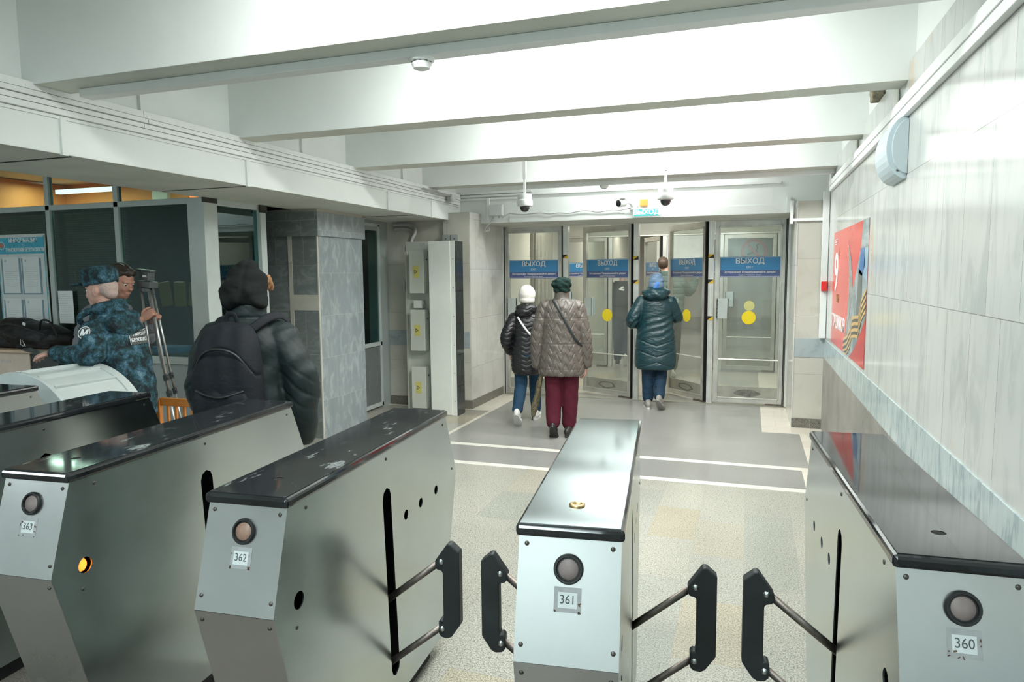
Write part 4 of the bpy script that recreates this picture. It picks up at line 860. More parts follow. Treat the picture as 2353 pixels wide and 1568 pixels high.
b = MB(); b.box(-3.915, -3.80, 7.71, 7.798, 1.285, 1.385); part('box', b, M['cab2'], t, bevel=.003)
b = MB(); b.box(-3.91, -3.805, 7.705, 7.71, 1.29, 1.38); part('lid', b, M['cab'], t)
b = MB(); b.tube([(-3.80, 7.755, 1.335), (-3.785, 7.755, 1.335)], .014, 10); part('cable_gland', b, M['cable'], t)
for x in (-3.66, -3.545):
    b = MB(); b.box(x, x+.10, 8.03, 8.05, 2.08, 2.19); o = part('cover_plate', b, M['greypanel'], bevel=.004); tag(o, 'dark grey cover plate above the white cabinet, the %s of two' % ('left' if x < -3.6 else 'right'), 'cover plate')
    b = MB(); b.lathe([(.008, 0), (.006, .004)], (x+.05, 8.03, 2.14), (0, -1, 0), 10); part('screw', b, M['ink'], o)
cable([(-4.35, 8.06, 2.33), (-4.15, 8.05, 2.33), (-4.04, 8.02, 2.30), (-3.99, 7.95, 2.22), (-4.02, 7.9, 2.12), (-4.0, 7.88, 1.99)], .022, M['cable'], 'upper of the thick grey cables bending down behind the switch boxes', 'cable', 'thick grey cables above the switch boxes')
cable([(-4.35, 8.06, 2.28), (-4.15, 8.05, 2.275), (-4.07, 8.0, 2.22), (-4.06, 7.93, 2.12), (-4.085, 7.89, 2.02), (-4.04, 7.88, 1.9)], .022, M['cable'], 'lower of the thick grey cables bending down behind the switch boxes', 'cable', 'thick grey cables above the switch boxes')
cable([(-4.06, 7.9, 1.95), (-4.10, 7.9, 1.7), (-4.11, 7.9, 1.5), (-4.06, 7.9, 1.2), (-4.09, 7.9, .9), (-4.10, 7.9, .5), (-4.06, 7.9, .2)], .012, M['dcable'], 'thin black cable hanging down left of the switch boxes')

# ================================================================ DRUM, DESK, BAG, BOARD, CHAIR, TRIPOD
t = thing('drum_cabinet', 'white ribbed barrel topped cabinet the guard leans on', 'cabinet', (-4.2, 3.2, 0))
cx, cz, rr = -4.20, .63, .50
def sect(r, x0=cx): return [(x0+r, 0), (x0+r, cz)]+[(x0+r*math.cos(a), cz+r*math.sin(a)) for a in [PI*i/36 for i in range(1, 36)]]+[(x0-r, cz), (x0-r, 0)]
b = MB(); b.prism(sect(rr-.012), (0, 0, 0), X, Z, Y, 2.99, 3.49); part('shell', b, M['drum'], t, angle=20)
b = MB(); b.prism(sect(rr)+list(reversed(sect(rr-.035)))[0:0], (0, 0, 0), X, Z, Y, 3.44, 3.50); part('end_rim', b, M['drum'], t, angle=20, bevel=.004)
b = MB(); b.prism(sect(rr), (0, 0, 0), X, Z, Y, 2.98, 3.01); part('end_rim', b, M['drum'], t, angle=20, bevel=.004)
for k in range(11):
    a = PI*(.04+.92*k/10); c = (cx+(rr-.006)*math.cos(a), 3.225, cz+(rr-.006)*math.sin(a))
    b = MB(); b.obox(c, (.022, .42, .014), Matrix.Rotation(-a, 3, 'Y')); part('rib', b, M['drum'], t)
t = thing('desk', 'high light wood desk carrying the black bag', 'desk', (-6.6, 4.6, 0))
b = MB(); b.box(-7.6, -5.68, 4.40, 4.83, 1.035, 1.06); part('desktop', b, M['wood'], t, bevel=.004)
b = MB(); b.box(-7.6, -6.05, 4.43, 4.45, 0, 1.035); part('front_panel', b, simple('pale_desk_front', (.62, .50, .42), .45), t)
b = MB(); b.box(-6.05, -5.72, 4.44, 4.46, 0, 1.035); part('dark_panel', b, M['cabdark'], t)
for x in (-7.58, -5.74): b = MB(); b.box(x, x+.04, 4.46, 4.82, 0, 1.035); part('side_panel', b, M['cabdark'], t)
text('ДС-0205', .035, M['print'], t, (-6.35, 4.429, .95), X, Z)
t = thing('duffel_bag', 'black nylon duffel bag on the wooden desk', 'bag', (-6.3, 4.62, 1.06))
b = MB(); b.ell((-6.25, 4.62, 1.18), (.42, .16, .125)); b.ell((-6.42, 4.62, 1.22), (.25, .14, .12)); b.box(-6.6, -5.9, 4.50, 4.74, 1.062, 1.15); b.ell((-5.93, 4.62, 1.15), (.15, .14, .085))
solid('body', b, M['bag'], t, .012, 8, lambda c, n: .006*math.sin(c.x*24+c.z*30)+.004*math.sin(c.z*60+c.x*11), local=False)
b = MB(); b.limb([(-6.0, 4.50, 1.24), (-5.94, 4.48, 1.32), (-5.84, 4.48, 1.31), (-5.78, 4.5, 1.18)], [.010]*4, 8); part('handle', b, M['bag'], t, smooth=True)
b = MB(); b.limb([(-6.55, 4.46, 1.26), (-6.3, 4.45, 1.29), (-6.1, 4.455, 1.25), (-5.9, 4.47, 1.2)], [.008]*4, 8); part('zip', b, M['black'], t, smooth=True)
b = MB(); b.obox((-6.13, 4.46, 1.29), (.035, .006, .025), Matrix.Rotation(.4, 3, 'Y')); part('tag', b, M['label'], t)
b = MB(); b.tube([(-6.18, 4.455, 1.15), (-6.17, 4.445, 1.11), (-6.14, 4.45, 1.09)], .004, 6); b.tube([(-6.16, 4.455, 1.15), (-6.13, 4.445, 1.12), (-6.12, 4.45, 1.09)], .004, 6); part('zip_pull', b, M['chrome'], t)
t = thing('information_board', 'white and teal transport security information board on the booth glass', 'notice board', (-6.6, 4.84, 1.2))
b = MB(); b.box(-6.93, -6.30, 4.838, 4.85, 1.10, 2.115); bd = part('board', b, M['label'], t)
b = MB(); b.box(-6.92, -6.31, 4.836, 4.838, 1.93, 2.085); b.box(-6.925, -6.918, 4.836, 4.838, 1.12, 2.10); b.box(-6.312, -6.305, 4.836, 4.838, 1.12, 2.10); hd = part('header', b, M['teal_print'], bd)
text('ИНФОРМАЦИЯ', .055, M['signwhite'], hd, (-6.58, 4.835, 2.055), X, Z, bold=.0015, sx=.92); text('ПО', .022, M['signwhite'], hd, (-6.58, 4.835, 2.012), X, Z)
text('ТРАНСПОРТНОЙ БЕЗОПАСНОСТИ', .050, M['signwhite'], hd, (-6.56, 4.835, 1.965), X, Z, bold=.001, sx=.60)
b = MB(); b.prism(circle(-6.865, 2.01, .038, 24), (0, 0, 0), X, Z, Y, 4.8345, 4.8355, [circle(-6.865, 2.01, .033, 24)]); part('emblem_ring', b, M['signwhite'], hd)
text('М', .052, simple('emblem_red', (.7, .2, .12), .5), hd, (-6.865, 4.834, 2.01), X, Z, bold=.002)
for i, (px_, pz) in enumerate([(-6.87, 1.555), (-6.60, 1.555), (-6.87, 1.16), (-6.60, 1.16)]):
    b = MB(); b.box(px_-.02, px_+.235, 4.835, 4.838, pz-.012, pz+.33); pk = part('pocket', b, M['slate'], bd)
    b = MB(); b.box(px_, px_+.215, 4.833, 4.835, pz, pz+.345); sh = part('sheet', b, M['paper'], pk)
    b = MB()
    for q in range(11): b.box(px_+.03, px_+.19-(.05 if q % 4 == 3 else 0), 4.8322, 4.833, pz+.06+q*.018, pz+.063+q*.018)
    b.lathe([(.012, 0), (.010, .0008)], (px_+.04, 4.833, pz+.31), (0, -1, 0), 12); part('print', b, M['print'], sh)
b = MB(); b.box(-6.185, -6.0, 4.846, 4.849, 1.27, 1.575); o = part('paper_notice', b, M['paper']); tag(o, 'white paper notice taped to the booth glass behind the guard', 'notice')
b = MB()
for q in range(15): b.box(-6.165, -6.02-(.05 if q % 5 == 4 else 0), 4.845, 4.846, 1.30+q*.017, 1.303+q*.017)
part('print', b, M['print'], o)
t = thing('wooden_chair', 'orange varnished wooden chair behind the turnstiles beside the backpacker', 'chair', (-3.9, 4.1, 0))
for x in (-4.13, -3.70):
    b = MB(); b.box(x, x+.035, 3.94, 3.975, 0, .80); part('leg', b, M['chairwood'], t, bevel=.005)
    b = MB(); b.box(x, x+.035, 4.32, 4.355, 0, .44); part('leg', b, M['chairwood'], t, bevel=.005)
b = MB(); b.box(-4.10, -3.69, 3.945, 3.968, .755, .815); part('top_rail', b, M['chairwood'], t, bevel=.006)
b = MB(); b.box(-4.10, -3.69, 3.95, 3.965, .50, .535); part('lower_rail', b, M['chairwood'], t, bevel=.004)
for k in range(5): b = MB(); b.box(-4.04+k*.075, -4.022+k*.075, 3.95, 3.965, .53, .76); part('slat', b, M['chairwood'], t)
b = MB(); b.box(-4.13, -3.665, 3.93, 4.36, .44, .465); part('seat', b, M['chairwood'], t, bevel=.006)
t = thing('camera_tripod', 'silver folded camera tripod held upright by the man in grey', 'tripod', (-4.36, 4.36, 0))
T0, T1 = Vector((-4.58, 4.36, 1.66)), Vector((-4.33, 4.36, 0.0))
tm = simple('tripod_silver', (.46, .47, .46), .35, .8); tb = simple('tripod_black', (.03, .035, .035), .4)
for k, (dx, dy, rr_) in enumerate([(-.035, -.03, .010), (.04, -.02, .013), (0, .05, .010)]):
    a0 = T0+Vector((dx, dy, -.08)); a1 = T1+Vector((dx*2.2, dy*2.5, 0)); b = MB(); b.tube([a0, a0.lerp(a1, .5)], rr_, 10); lg = part('leg', b, tm, t, smooth=True)
    b = MB(); b.tube([a0.lerp(a1, .5), a0.lerp(a1, .82)], rr_*.8, 10); b.tube([a0.lerp(a1, .82), a1], rr_*.6, 10); part('lower_tube', b, tm, lg, smooth=True)
    for f in (.42, .50, .82): b = MB(); b.tube([a0.lerp(a1, f), a0.lerp(a1, f+.03)], rr_*1.7, 10); b.tube([a0.lerp(a1, f+.015), a0.lerp(a1, f+.015)+Vector((.03, -.01, 0))], .006, 6); part('clamp', b, tb, lg)
b = MB(); b.tube([T0.lerp(T1, .05), T0.lerp(T1, .42)], .012, 10); part('centre_column', b, tm, t)
b = MB(); b.obox(T0+Vector((0, 0, -.02)), (.13, .09, .05), Matrix.Rotation(.1, 3, 'Y')); b.lathe([(.05, 0), (.05, .03), (.03, .04)], T0+Vector((-.01, 0, -.08)), n=20); b.obox(T0+Vector((.0, 0, .045)), (.09, .07, .07), Matrix.Rotation(.1, 3, 'Y')); b.obox(T0+Vector((-.01, 0, .09)), (.15, .055, .018), Matrix.Rotation(.1, 3, 'Y'))
b.tube([T0+Vector((.05, 0, -.05)), T0+Vector((.08, -.02, -.10))], .012, 8); part('head', b, simple('tripod_grey', (.09, .11, .11), .4, .3), t, bevel=.006)
b = MB(); b.obox(T0+Vector((.01, -.036, .045)), (.04, .003, .015), Matrix.Rotation(.1, 3, 'Y')); part('badge', b, M['signwhite'], t)

# ================================================================ PEOPLE
def rotm(rx=0, ry=0, rz=0): return (Matrix.Rotation(R(rz), 3, 'Z') @ Matrix.Rotation(R(ry), 3, 'Y') @ Matrix.Rotation(R(rx), 3, 'X'))
def head_shape(b, c, rot, s=1.0, bald=False):
    c = Vector(c)
    def P(x, y, z): return c+rot @ Vector((x*s, y*s, z*s))
    def E(x, y, z, a, bb, cc, r=None): b.ell(P(x, y, z), (a*s, bb*s, cc*s), rot @ (r or Matrix.Identity(3)))
    E(0, -.012, .030, .074, .094, .088); E(0, .020, -.020, .064, .072, .085); E(0, .038, -.075, .044, .046, .040); E(0, .058, -.094, .020, .020, .018)
    E(0, .072, .022, .050, .018, .012); E(0, .088, -.012, .011, .016, .024); E(0, .098, -.026, .013, .014, .011)
    E(.028, .068, -.030, .022, .016, .020); E(-.028, .068, -.030, .022, .016, .020); E(0, .082, -.060, .024, .010, .007); E(0, .079, -.072, .021, .010, .008)
    for q in (-1, 1): E(q*.075, -.010, -.010, .009, .020, .032, rotm(0, 0, q*-20)); E(q*.079, -.020, -.004, .008, .010, .024)
def face_parts(body, c, rot, s=1.0):
    c = Vector(c)
    for q in (-1, 1):
        p = c+rot @ Vector((q*.031*s, .0735*s, .002*s)); b = MB(); b.ell(p, .0095*s, None, 12, 8); e = part('eye', b, M['eye'], body, smooth=True, local=True)
        b = MB(); b.ell(p+rot @ Vector((0, .0060*s, -.001)), (.0062*s,)*3, None, 10, 6); part('pupil', b, M['pupil'], e, smooth=True, local=True)
def hand_shape(b, wr, d, nrm, side=1, curl=35, s=1.0):
    """palm plus five fingers; d = direction of the fingers, nrm = palm facing direction, side: thumb side along d x nrm"""
    d = Vector(d).normalized(); nrm = Vector(nrm); nrm = (nrm-d*nrm.dot(d)).normalized(); sd = d.cross(nrm)*side; wr = Vector(wr)
    rot = Matrix((sd, d, nrm)).transposed()
    b.ell(wr+d*.045*s, (.040*s, .052*s, .016*s), rot); b.ell(wr+d*.07*s, (.038*s, .030*s, .014*s), rot)
    for k, (off, L) in enumerate([(.028, .070), (.010, .078), (-.009, .072), (-.027, .058)]):
        p = wr+d*.082*s+sd*off*s; a = 0; pts = [p-d*.02*s, p]; seg = [L*.45, L*.32, L*.25]
        for j, l in enumerate(seg):
            a += R(curl*(1.0 if j else .8)+k*2); p = p+(d*math.cos(a)+nrm*math.sin(a)+sd*off*.6)*l*s; pts.append(p)
        b.limb(pts, [.0085*s, .0088*s, .0082*s, .0078*s, .0068*s], 8)
    p = wr+d*.025*s+sd*.030*s; pts = [p]; v = (d*.55+sd*.75+nrm*.25).normalized(); p = p+v*.035*s; pts.append(p); v = (d*.85+sd*.25+nrm*.5).normalized(); p = p+v*.032*s; pts.append(p); p = p+(d*.9+nrm*.5).normalized()*.024*s; pts.append(p)
    b.limb(pts, [.014*s, .0115*s, .010*s, .008*s], 8)
def human(t, J, skin, hands, headrot=None, hs=1.0, vox=.006):
    b = MB(); headrot = headrot or Matrix.Identity(3)
    pel, chest, neck, head = [Vector(J[k]) for k in ('pelvis', 'chest', 'neck', 'head')]
    b.limb([pel, pel.lerp(chest, .5), chest, neck-Vector((0, 0, .03))], [.115, .105, .11, .055]); b.limb([neck-Vector((0, 0, .05)), neck, head-Vector((0, 0, .05))+headrot @ Vector((0, -.02, 0))], [.060, .054, .052])
    for s in ('L', 'R'):
        b.limb([J['sh'+s], J['el'+s], J['wr'+s]], [.046, .036, .025], 12)
        b.limb([Vector(J['sh'+s]), chest+Vector((0, 0, .05))], [.045, .07], 12)
        b.limb([J['hip'+s], J['kn'+s], J['an'+s]], [.078, .052, .036], 12); an = Vector(J['an'+s]); b.ell(an+Vector((0, .05, -.03)), (.035, .09, .03))
        if s in hands: h = hands[s]; hand_shape(b, J['wr'+s], h[0], h[1], h[2], h[3] if len(h) > 3 else 35)
    head_shape(b, head, headrot, hs)
    body = solid('body', b, skin, t, vox, 2); face_parts(body, head, headrot, hs); return body
def shoe(t, at, yaw=0, pit=0, m=None, sm=None, L=.27, name='shoe'):
    rot = rotm(0, 0, yaw) @ rotm(pit, 0, 0); at = Vector(at); T = Matrix.Translation(at) @ rot.to_4x4(); k = L/.27
    b = MB(); b.ell((0, .10*k, .038), (.046, .09*k, .034)); b.ell((0, .00, .050), (.043, .10*k, .045)); b.ell((0, -.055*k, .055), (.037, .055*k, .052)); b.ell((0, -.03, .085), (.038, .045, .035)); b.xf(T)
    o = solid(name, b, m, t, .006, 3)
    out = [(.034*math.sin(a)*(1.15 if math.cos(a) > 0 else .92), (.137*k*math.cos(a)+.027*k)) for a in [2*PI*i/28 for i in range(28)]]
    b = MB(); b.prism(out, (0, 0, 0), X*1.22, Y, Z, 0, .026); b.xf(T); part('sole', b, sm, o, local=True, bevel=.004)
    return o
def legs(t, J, m, r=(.098, .078, .066), belt=None, disp=None, name='trousers', vox=.008, top=None):
    b = MB()
    for s in ('L', 'R'):
        an = Vector(J['an'+s]); kn = Vector(J['kn'+s]); b.limb([J['hip'+s], kn, an.lerp(kn, .08)], list(r), 18)
    p = Vector(J['pelvis']); b.ell(p+Vector((0, -.02, -.04)), (.175, .13, .15))
    return solid(name, b, m, t, vox, 5, disp or (lambda c, n: .0022*math.sin(c.z*31+c.x*50+c.y*20)*math.sin(c.z*13+2)))
def groove(v, period, w=.0065): d = abs((v/period+.5) % 1-.5)*period; return math.exp(-(d/w)**2), math.cos(2*PI*v/period)
def tri(x): x = x % 1; return 2*abs(2*x-1)-1
def strap(t, pts, w, m, name='strap', par=None, nrm=(0, -1, 0), th=.004, label=None):
    b = MB(); P = [Vector(p) for p in pts]; Q = []
    for i in range(len(P)-1):
        p0 = P[max(i-1, 0)]; p1 = P[i]; p2 = P[i+1]; p3 = P[min(i+2, len(P)-1)]
        for u in [x/5 for x in range(5)]: Q.append(0.5*((2*p1)+(-p0+p2)*u+(2*p0-5*p1+4*p2-p3)*u*u+(-p0+3*p1-3*p2+p3)*u**3))
    Q.append(P[-1]); b.tube(Q, [(th, w/2)]*len(Q), 10, hint=nrm); o = part(name, b, m, par or t, local=True, smooth=True)
    if label: o['label'] = label
    return o

# ---- woman in the taupe quilted jacket
t = thing('person', 'person in taupe zigzag quilted jacket, dark green hat and burgundy trousers walking away', 'person', (-1.835, 6.95, 0), R(12))
J = dict(pelvis=(0, 0, .88), chest=(0, 0, 1.28), neck=(0, 0, 1.43), head=(0, .01, 1.54), shL=(-.17, 0, 1.35), shR=(.17, 0, 1.35), elL=(-.24, -.02, 1.05), elR=(.23, -.02, 1.05), wrL=(-.235, .03, .735), wrR=(.245, .05, .735),
         hipL=(-.09, 0, .84), hipR=(.09, 0, .84), knL=(-.085, .0, .47), knR=(.085, .03, .47), anL=(-.085, -.10, .13), anR=(.075, .02, .09))
human(t, J, M['skin'], {'L': ((.1, 0, -1), (1, .2, 0), 1, 55), 'R': ((0, .1, -1), (-1, .2, 0), -1, 35)})
b = MB(); b.loft([(0, 0, .655, .205, .15), (0, 0, .69, .228, .16), (0, 0, .85, .222, .155), (0, 0, 1.03, .208, .145), (0, 0, 1.22, .200, .14), (0, -.005, 1.35, .180, .12), (0, -.005, 1.41, .115, .09), (0, 0, 1.45, .080, .078), (0, .0, 1.515, .070, .072)])
b.limb([(-.165, 0, 1.355), (-.245, -.02, 1.05), (-.25, .02, .76)], [.072, .070, .062], 20); b.limb([(.160, 0, 1.355), (.235, -.02, 1.05), (.25, .03, .76)], [.070, .066, .058], 20)
b.limb([(-.15, 0, 1.36), (.15, 0, 1.36)], [.065, .065])
def chev(c, n):
    if c.z > 1.43: return 0
    v = c.z+.048*tri(c.x/.088); g, w = groove(v, .105); h = min(abs(c.z-z) for z in (1.24, .98, .72)); return .010*(1-g)-.004*math.exp(-(h/.005)**2)+.0015*math.sin(c.z*70+c.x*40)
jk = solid('jacket', b, M['taupe'], t, .0065, 4, chev)
strap(t, [(-.085, -.09, 1.435), (-.02, -.148, 1.33), (.07, -.165, 1.17), (.15, -.15, 1.03), (.20, -.08, .96)], .026, simple('dark_strap', (.02, .028, .028), .5), 'bag_strap', label='dark green shoulder strap')
legs(t, J, M['burgundy'], (.105, .088, .074))
shoe(t, (-.085, -.13, .055), -6, -48, M['shoeb'], M['shoeb']); shoe(t, (.085, .0, .0), -25, 0, M['shoeb'], M['shoeb'], .25)
b = MB(); b.ell((0, .0, 1.585), (.108, .112, .062)); b.ell((.01, -.01, 1.615), (.090, .095, .045)); b.ell((0, 0, 1.535), (.090, .097, .05))
solid('hat', b, M['greenhat'], t, .006, 3, lambda c, n: .007*math.sin(c.x*60+c.z*70)*math.cos(c.y*40+c.z*35))
# umbrella held in her left hand
t = thing('umbrella', 'folded black umbrella with gold pattern in the hand of the person in burgundy trousers', 'umbrella', (-2.03, 6.80, .2))
A, B_ = Vector((-2.025, 6.90, .72)), Vector((-2.115, 6.83, .215))
b = MB(); b.limb([A.lerp(B_, .08), A.lerp(B_, .35), A.lerp(B_, .8), A.lerp(B_, .97)], [.020, .030, .036, .026], 14)
def twist(c, n): u = (c-A).length; an = math.atan2(c.y-6.87, c.x+2.07); return .004*math.sin(an*3+u*24)
um = solid('canopy', b, M['gold'], t, .005, 1, twist, local=False)
b = MB(); b.limb([A+Vector((.0, 0, .02)), A.lerp(B_, .08)], [.012, .010], 8); part('handle', b, M['black'], t, smooth=True)
b = MB(); b.tube([B_, B_+Vector((-.008, -.005, -.04))], .005, 8); part('tip', b, M['black'], t)
b = MB(); b.tube([A+Vector((-.01, 0, 0)), A+Vector((-.02, -.01, .03)), A+Vector((0, -.03, .05)), A+Vector((.015, -.01, .02))], .003, 6); part('wrist_cord', b, M['dcable'], t)

# ---- person in black puffer and white hat
t = thing('person', 'person in white knit hat, short black puffer coat and blue jeans', 'person', (-2.40, 7.55, 0), R(14))
J = dict(pelvis=(0, 0, .80), chest=(0, 0, 1.12), neck=(0, 0, 1.27), head=(0, .02, 1.44), shL=(-.14, 0, 1.20), shR=(.14, 0, 1.20), elL=(-.225, -.07, .98), elR=(.21, -.04, .96), wrL=(-.20, .06, .79), wrR=(.22, .06, .76),
         hipL=(-.08, 0, .78), hipR=(.08, 0, .78), knL=(-.075, -.0, .44), knR=(.08, .16, .44), anL=(-.10, -.30, .16), anR=(.09, .16, .09))
human(t, J, M['skin'], {'L': ((.05, .3, -.9), (1, .2, 0), 1, 50), 'R': ((0, .2, -1), (-1, .2, 0), -1, 45)}, hs=.95)
b = MB(); b.loft([(0, 0, .555, .14, .12), (0, 0, .60, .175, .14), (0, 0, .74, .182, .145), (0, 0, .95, .165, .13), (0, 0, 1.10, .168, .13), (0, 0, 1.20, .150, .11), (0, 0, 1.27, .09, .085), (0, 0, 1.34, .07, .07)])
b.limb([(-.14, 0, 1.20), (-.235, -.07, .98), (-.205, .05, .81)], [.068, .066, .052], 18); b.limb([(.14, 0, 1.20), (.22, -.04, .96), (.22, .05, .79)], [.068, .064, .052], 18)
b.ell((.0, -.05, 1.305), (.125, .10, .062)); b.ell((-.03, -.09, 1.27), (.10, .07, .055))
def horiz(c, n): g, w = groove(c.z+.012*tri(c.x/.11), .052, .006); return .006*(1-g)
solid('coat', b, M['blackpuf'], t, .007, 4, horiz)
strap(t, [(-.10, -.12, 1.215), (-.03, -.148, 1.11), (.06, -.15, 1.0), (.14, -.12, .92)], .022, M['signwhite'], 'bag_strap', label='white shoulder strap')
legs(t, J, M['jeans'], (.090, .074, .060))
shoe(t, (-.10, -.325, .085), -5, -42, M['shoew'], M['sole'], .25); shoe(t, (.09, .13, 0), -8, 0, M['shoew'], M['sole'], .25)
b = MB(); b.ell((0, 0, 1.465), (.098, .108, .108)); b.ell((0, -.01, 1.40), (.09, .098, .06))
solid('hat', b, M['whitehat'], t, .006, 4)

# ---- person in the long teal coat at the third door
t = thing('person', 'person in long shiny teal padded coat and blue headscarf stepping through the open door', 'person', (-1.10, 8.72, 0), R(6))
J = dict(pelvis=(0, 0, .90), chest=(0, 0, 1.28), neck=(0, 0, 1.43), head=(0, .02, 1.575), shL=(-.17, 0, 1.34), shR=(.17, 0, 1.34), elL=(-.29, -.06, 1.10), elR=(.25, .10, 1.13), wrL=(-.21, .15, 1.04), wrR=(.22, .34, 1.20),
         hipL=(-.09, 0, .86), hipR=(.09, 0, .86), knL=(-.09, .03, .47), knR=(.07, .05, .47), anL=(-.085, .03, .09), anR=(.05, -.13, .15))
human(t, J, M['skin'], {'L': ((.4, .8, 0), (0, 0, -1), 1, 30), 'R': ((0, 1, .2), (0, .1, -1), -1, 20)})
b = MB(); b.loft([(0, 0, .50, .22, .15), (0, 0, .54, .25, .17), (0, 0, .70, .252, .17), (0, 0, .92, .235, .16), (0, 0, 1.10, .210, .145), (0, 0, 1.26, .212, .14), (0, 0, 1.36, .185, .12), (0, 0, 1.42, .10, .09), (0, 0, 1.48, .07, .07)])
b.limb([(-.165, 0, 1.345), (-.285, -.06, 1.11), (-.235, .10, 1.05)], [.082, .085, .06], 18); b.limb([(.165, 0, 1.345), (.255, .09, 1.14), (.225, .28, 1.19)], [.082, .078, .055], 18); b.limb([(-.15, 0, 1.345), (.15, 0, 1.345)], [.072, .072])
def tealq(c, n):
    f = 0
    if abs(c.x) < .30:
        for z0, sg in ((.80, 1), (.665, 1), (.60, -1)): d = c.z-(z0+sg*(abs(c.x-.02))*.35); f -= .009*math.exp(-(d/.008)**2)
        if .82 < c.z < 1.25: f += .006*math.sin((c.z-c.x*.55)*75+2*math.sin(c.x*14))*math.sin((c.z-.82)/.43*PI)
    return f
solid('coat', b, M['teal'], t, .007, 4, tealq)
b = MB(); b.ell((0, -.045, 1.455), (.172, .135, .062)); b.ell((0, -.075, 1.42), (.155, .12, .065)); b.ell((.0, .0, 1.49), (.13, .12, .05))
solid('hood', b, M['teal'], t, .008, 4, lambda c, n: .006*math.sin(c.x*38+c.z*40))
b = MB(); b.ell((0, .0, 1.60), (.092, .108, .095)); b.ell((0, -.01, 1.54), (.098, .105, .07))
sc = solid('headscarf', b, M['scarf'], t, .006, 4, lambda c, n: .006*math.sin(c.x*40-c.z*45)*math.sin(c.z*20))
b = MB(); b.ell((.0, -.070, 1.535), (.060, .045, .062), rotm(0, 25, 0)); solid('scarf_fold', b, M['scarf2'], sc, .006, 2, lambda c, n: .005*math.sin(c.x*70-c.z*40))
legs(t, J, M['jeansd'], (.098, .080, .068))
shoe(t, (-.085, .0, 0), 8, 0, M['shoegrey'], M['sole'], .26); shoe(t, (.055, -.155, .075), -18, -40, M['shoegrey'], M['shoegrey'], .27)

# ---- backpacker behind turnstile 363
t = thing('person', 'person in bulky dark jacket and charcoal hood wearing a black backpack', 'person', (-2.62, 3.16, 0), R(16))
J = dict(pelvis=(0, 0, .92), chest=(0, 0, 1.32), neck=(0, 0, 1.48), head=(.0, .03, 1.64), shL=(-.19, 0, 1.38), shR=(.19, 0, 1.38), elL=(-.30, -.02, 1.10), elR=(.32, -.03, 1.10), wrL=(-.26, .10, .86), wrR=(.27, .06, .84),
         hipL=(-.10, 0, .88), hipR=(.10, 0, .88), knL=(-.10, .03, .48), knR=(.10, .03, .48), anL=(-.10, 0, .09), anR=(.10, 0, .09))
human(t, J, M['skin'], {'L': ((0, .2, -1), (1, 0, 0), 1, 40), 'R': ((0, .1, -1), (-1, 0, 0), -1, 40)}, rotm(0, 0, -25))
b = MB(); b.loft([(0, 0, .74, .20, .16), (0, 0, .80, .225, .18), (0, 0, 1.0, .235, .18), (0, 0, 1.2, .24, .175), (0, 0, 1.34, .225, .155), (0, -.005, 1.42, .17, .125), (0, 0, 1.47, .112, .105), (0, 0, 1.56, .105, .10)])
b.limb([(-.185, 0, 1.375), (-.275, -.02, 1.10), (-.25, .08, .88)], [.092, .088, .062], 20); b.limb([(.185, 0, 1.375), (.295, -.03, 1.10), (.27, .03, .80)], [.095, .098, .072], 20); b.limb([(-.16, 0, 1.375), (.16, 0, 1.375)], [.09, .09])
def fold(c, n):
    w = math.sin(c.z*9+c.y*17+1)*.5+.5; k = math.exp(-((c.z-1.12)/.14)**2) if abs(c.x) > .2 else 0
    u = c.z*1.0+abs(c.x)*.8+.03*math.sin(c.y*22+c.z*6); f = (((u/.085) % 1)-.5)/.13
    return -(.007*k*w+.001)*math.exp(-f*f)+.006*math.sin(c.z*19+c.x*13+c.y*9)+.003*math.sin(c.z*43-c.x*31)-.008*math.exp(-((c.z-1.475)/.008)**2)
solid('jacket', b, M['darkjacket'], t, .008, 5, fold)
b = MB(); b.ell((0, .005, 1.655), (.112, .128, .118)); b.ell((-.012, -.03, 1.62), (.120, .115, .105)); b.ell((-.03, -.06, 1.585), (.100, .085, .065), rotm(0, -14, 0)); b.ell((.05, -.03, 1.575), (.075, .09, .055), rotm(0, 30, 0)); b.ell((.02, -.01, 1.745), (.06, .07, .038))
hd = solid('hood', b, M['darkhood'], t, .007, 4, lambda c, n: .009*math.sin(c.x*30-c.z*34+2)*math.sin(c.z*24+c.y*14)+.004*math.sin(c.x*70+c.z*45)*(c.z < 1.64)-.008*math.exp(-((c.x-.03-(.0 if c.z > 1.6 else .4*(c.z-1.6)))/.012)**2)*(c.y < -.02))
b = MB()
for k in range(9): b.limb([(.078+.004*(k % 3), .04+.008*k, 1.70), (.098+.003*(k % 2), .045+.009*k, 1.67-.004*k), (.094, .05+.008*k, 1.625-.005*(k % 3))], [.009, .010, .004], 8); solid('fringe', b, M['haird'], t, .006, 2, None, label='ginger hair at the hood edge')
legs(t, J, M['charcoal'], (.105, .085, .070)); shoe(t, (-.10, -.03, 0), 0, 0, M['shoeb'], M['shoeb']); shoe(t, (.10, -.03, 0), 0, 0, M['shoeb'], M['shoeb'])
bp_ = thing('backpack', 'worn black backpack on the back of the hooded person', 'backpack', (-2.58, 3.175, 0), R(16))
b = MB(); b.loft([(-.045, -.26, .935, .13, .06), (-.045, -.265, .97, .168, .10), (-.045, -.27, 1.10, .178, .115), (-.045, -.265, 1.25, .170, .108), (-.045, -.245, 1.36, .150, .09), (-.045, -.225, 1.43, .11, .065), (-.045, -.21, 1.46, .05, .03)], k=3.0)
def pk(c, n): z0 = 1.335-((c.x+.045)/.165)**2*.13; d = c.z-z0; return (-.010*math.exp(-(d/.007)**2) if c.y < -.26 else 0)+.003*math.sin(c.x*60+c.z*8)
bk = solid('bag', b, M['bpack'], bp_, .007, 4, pk)
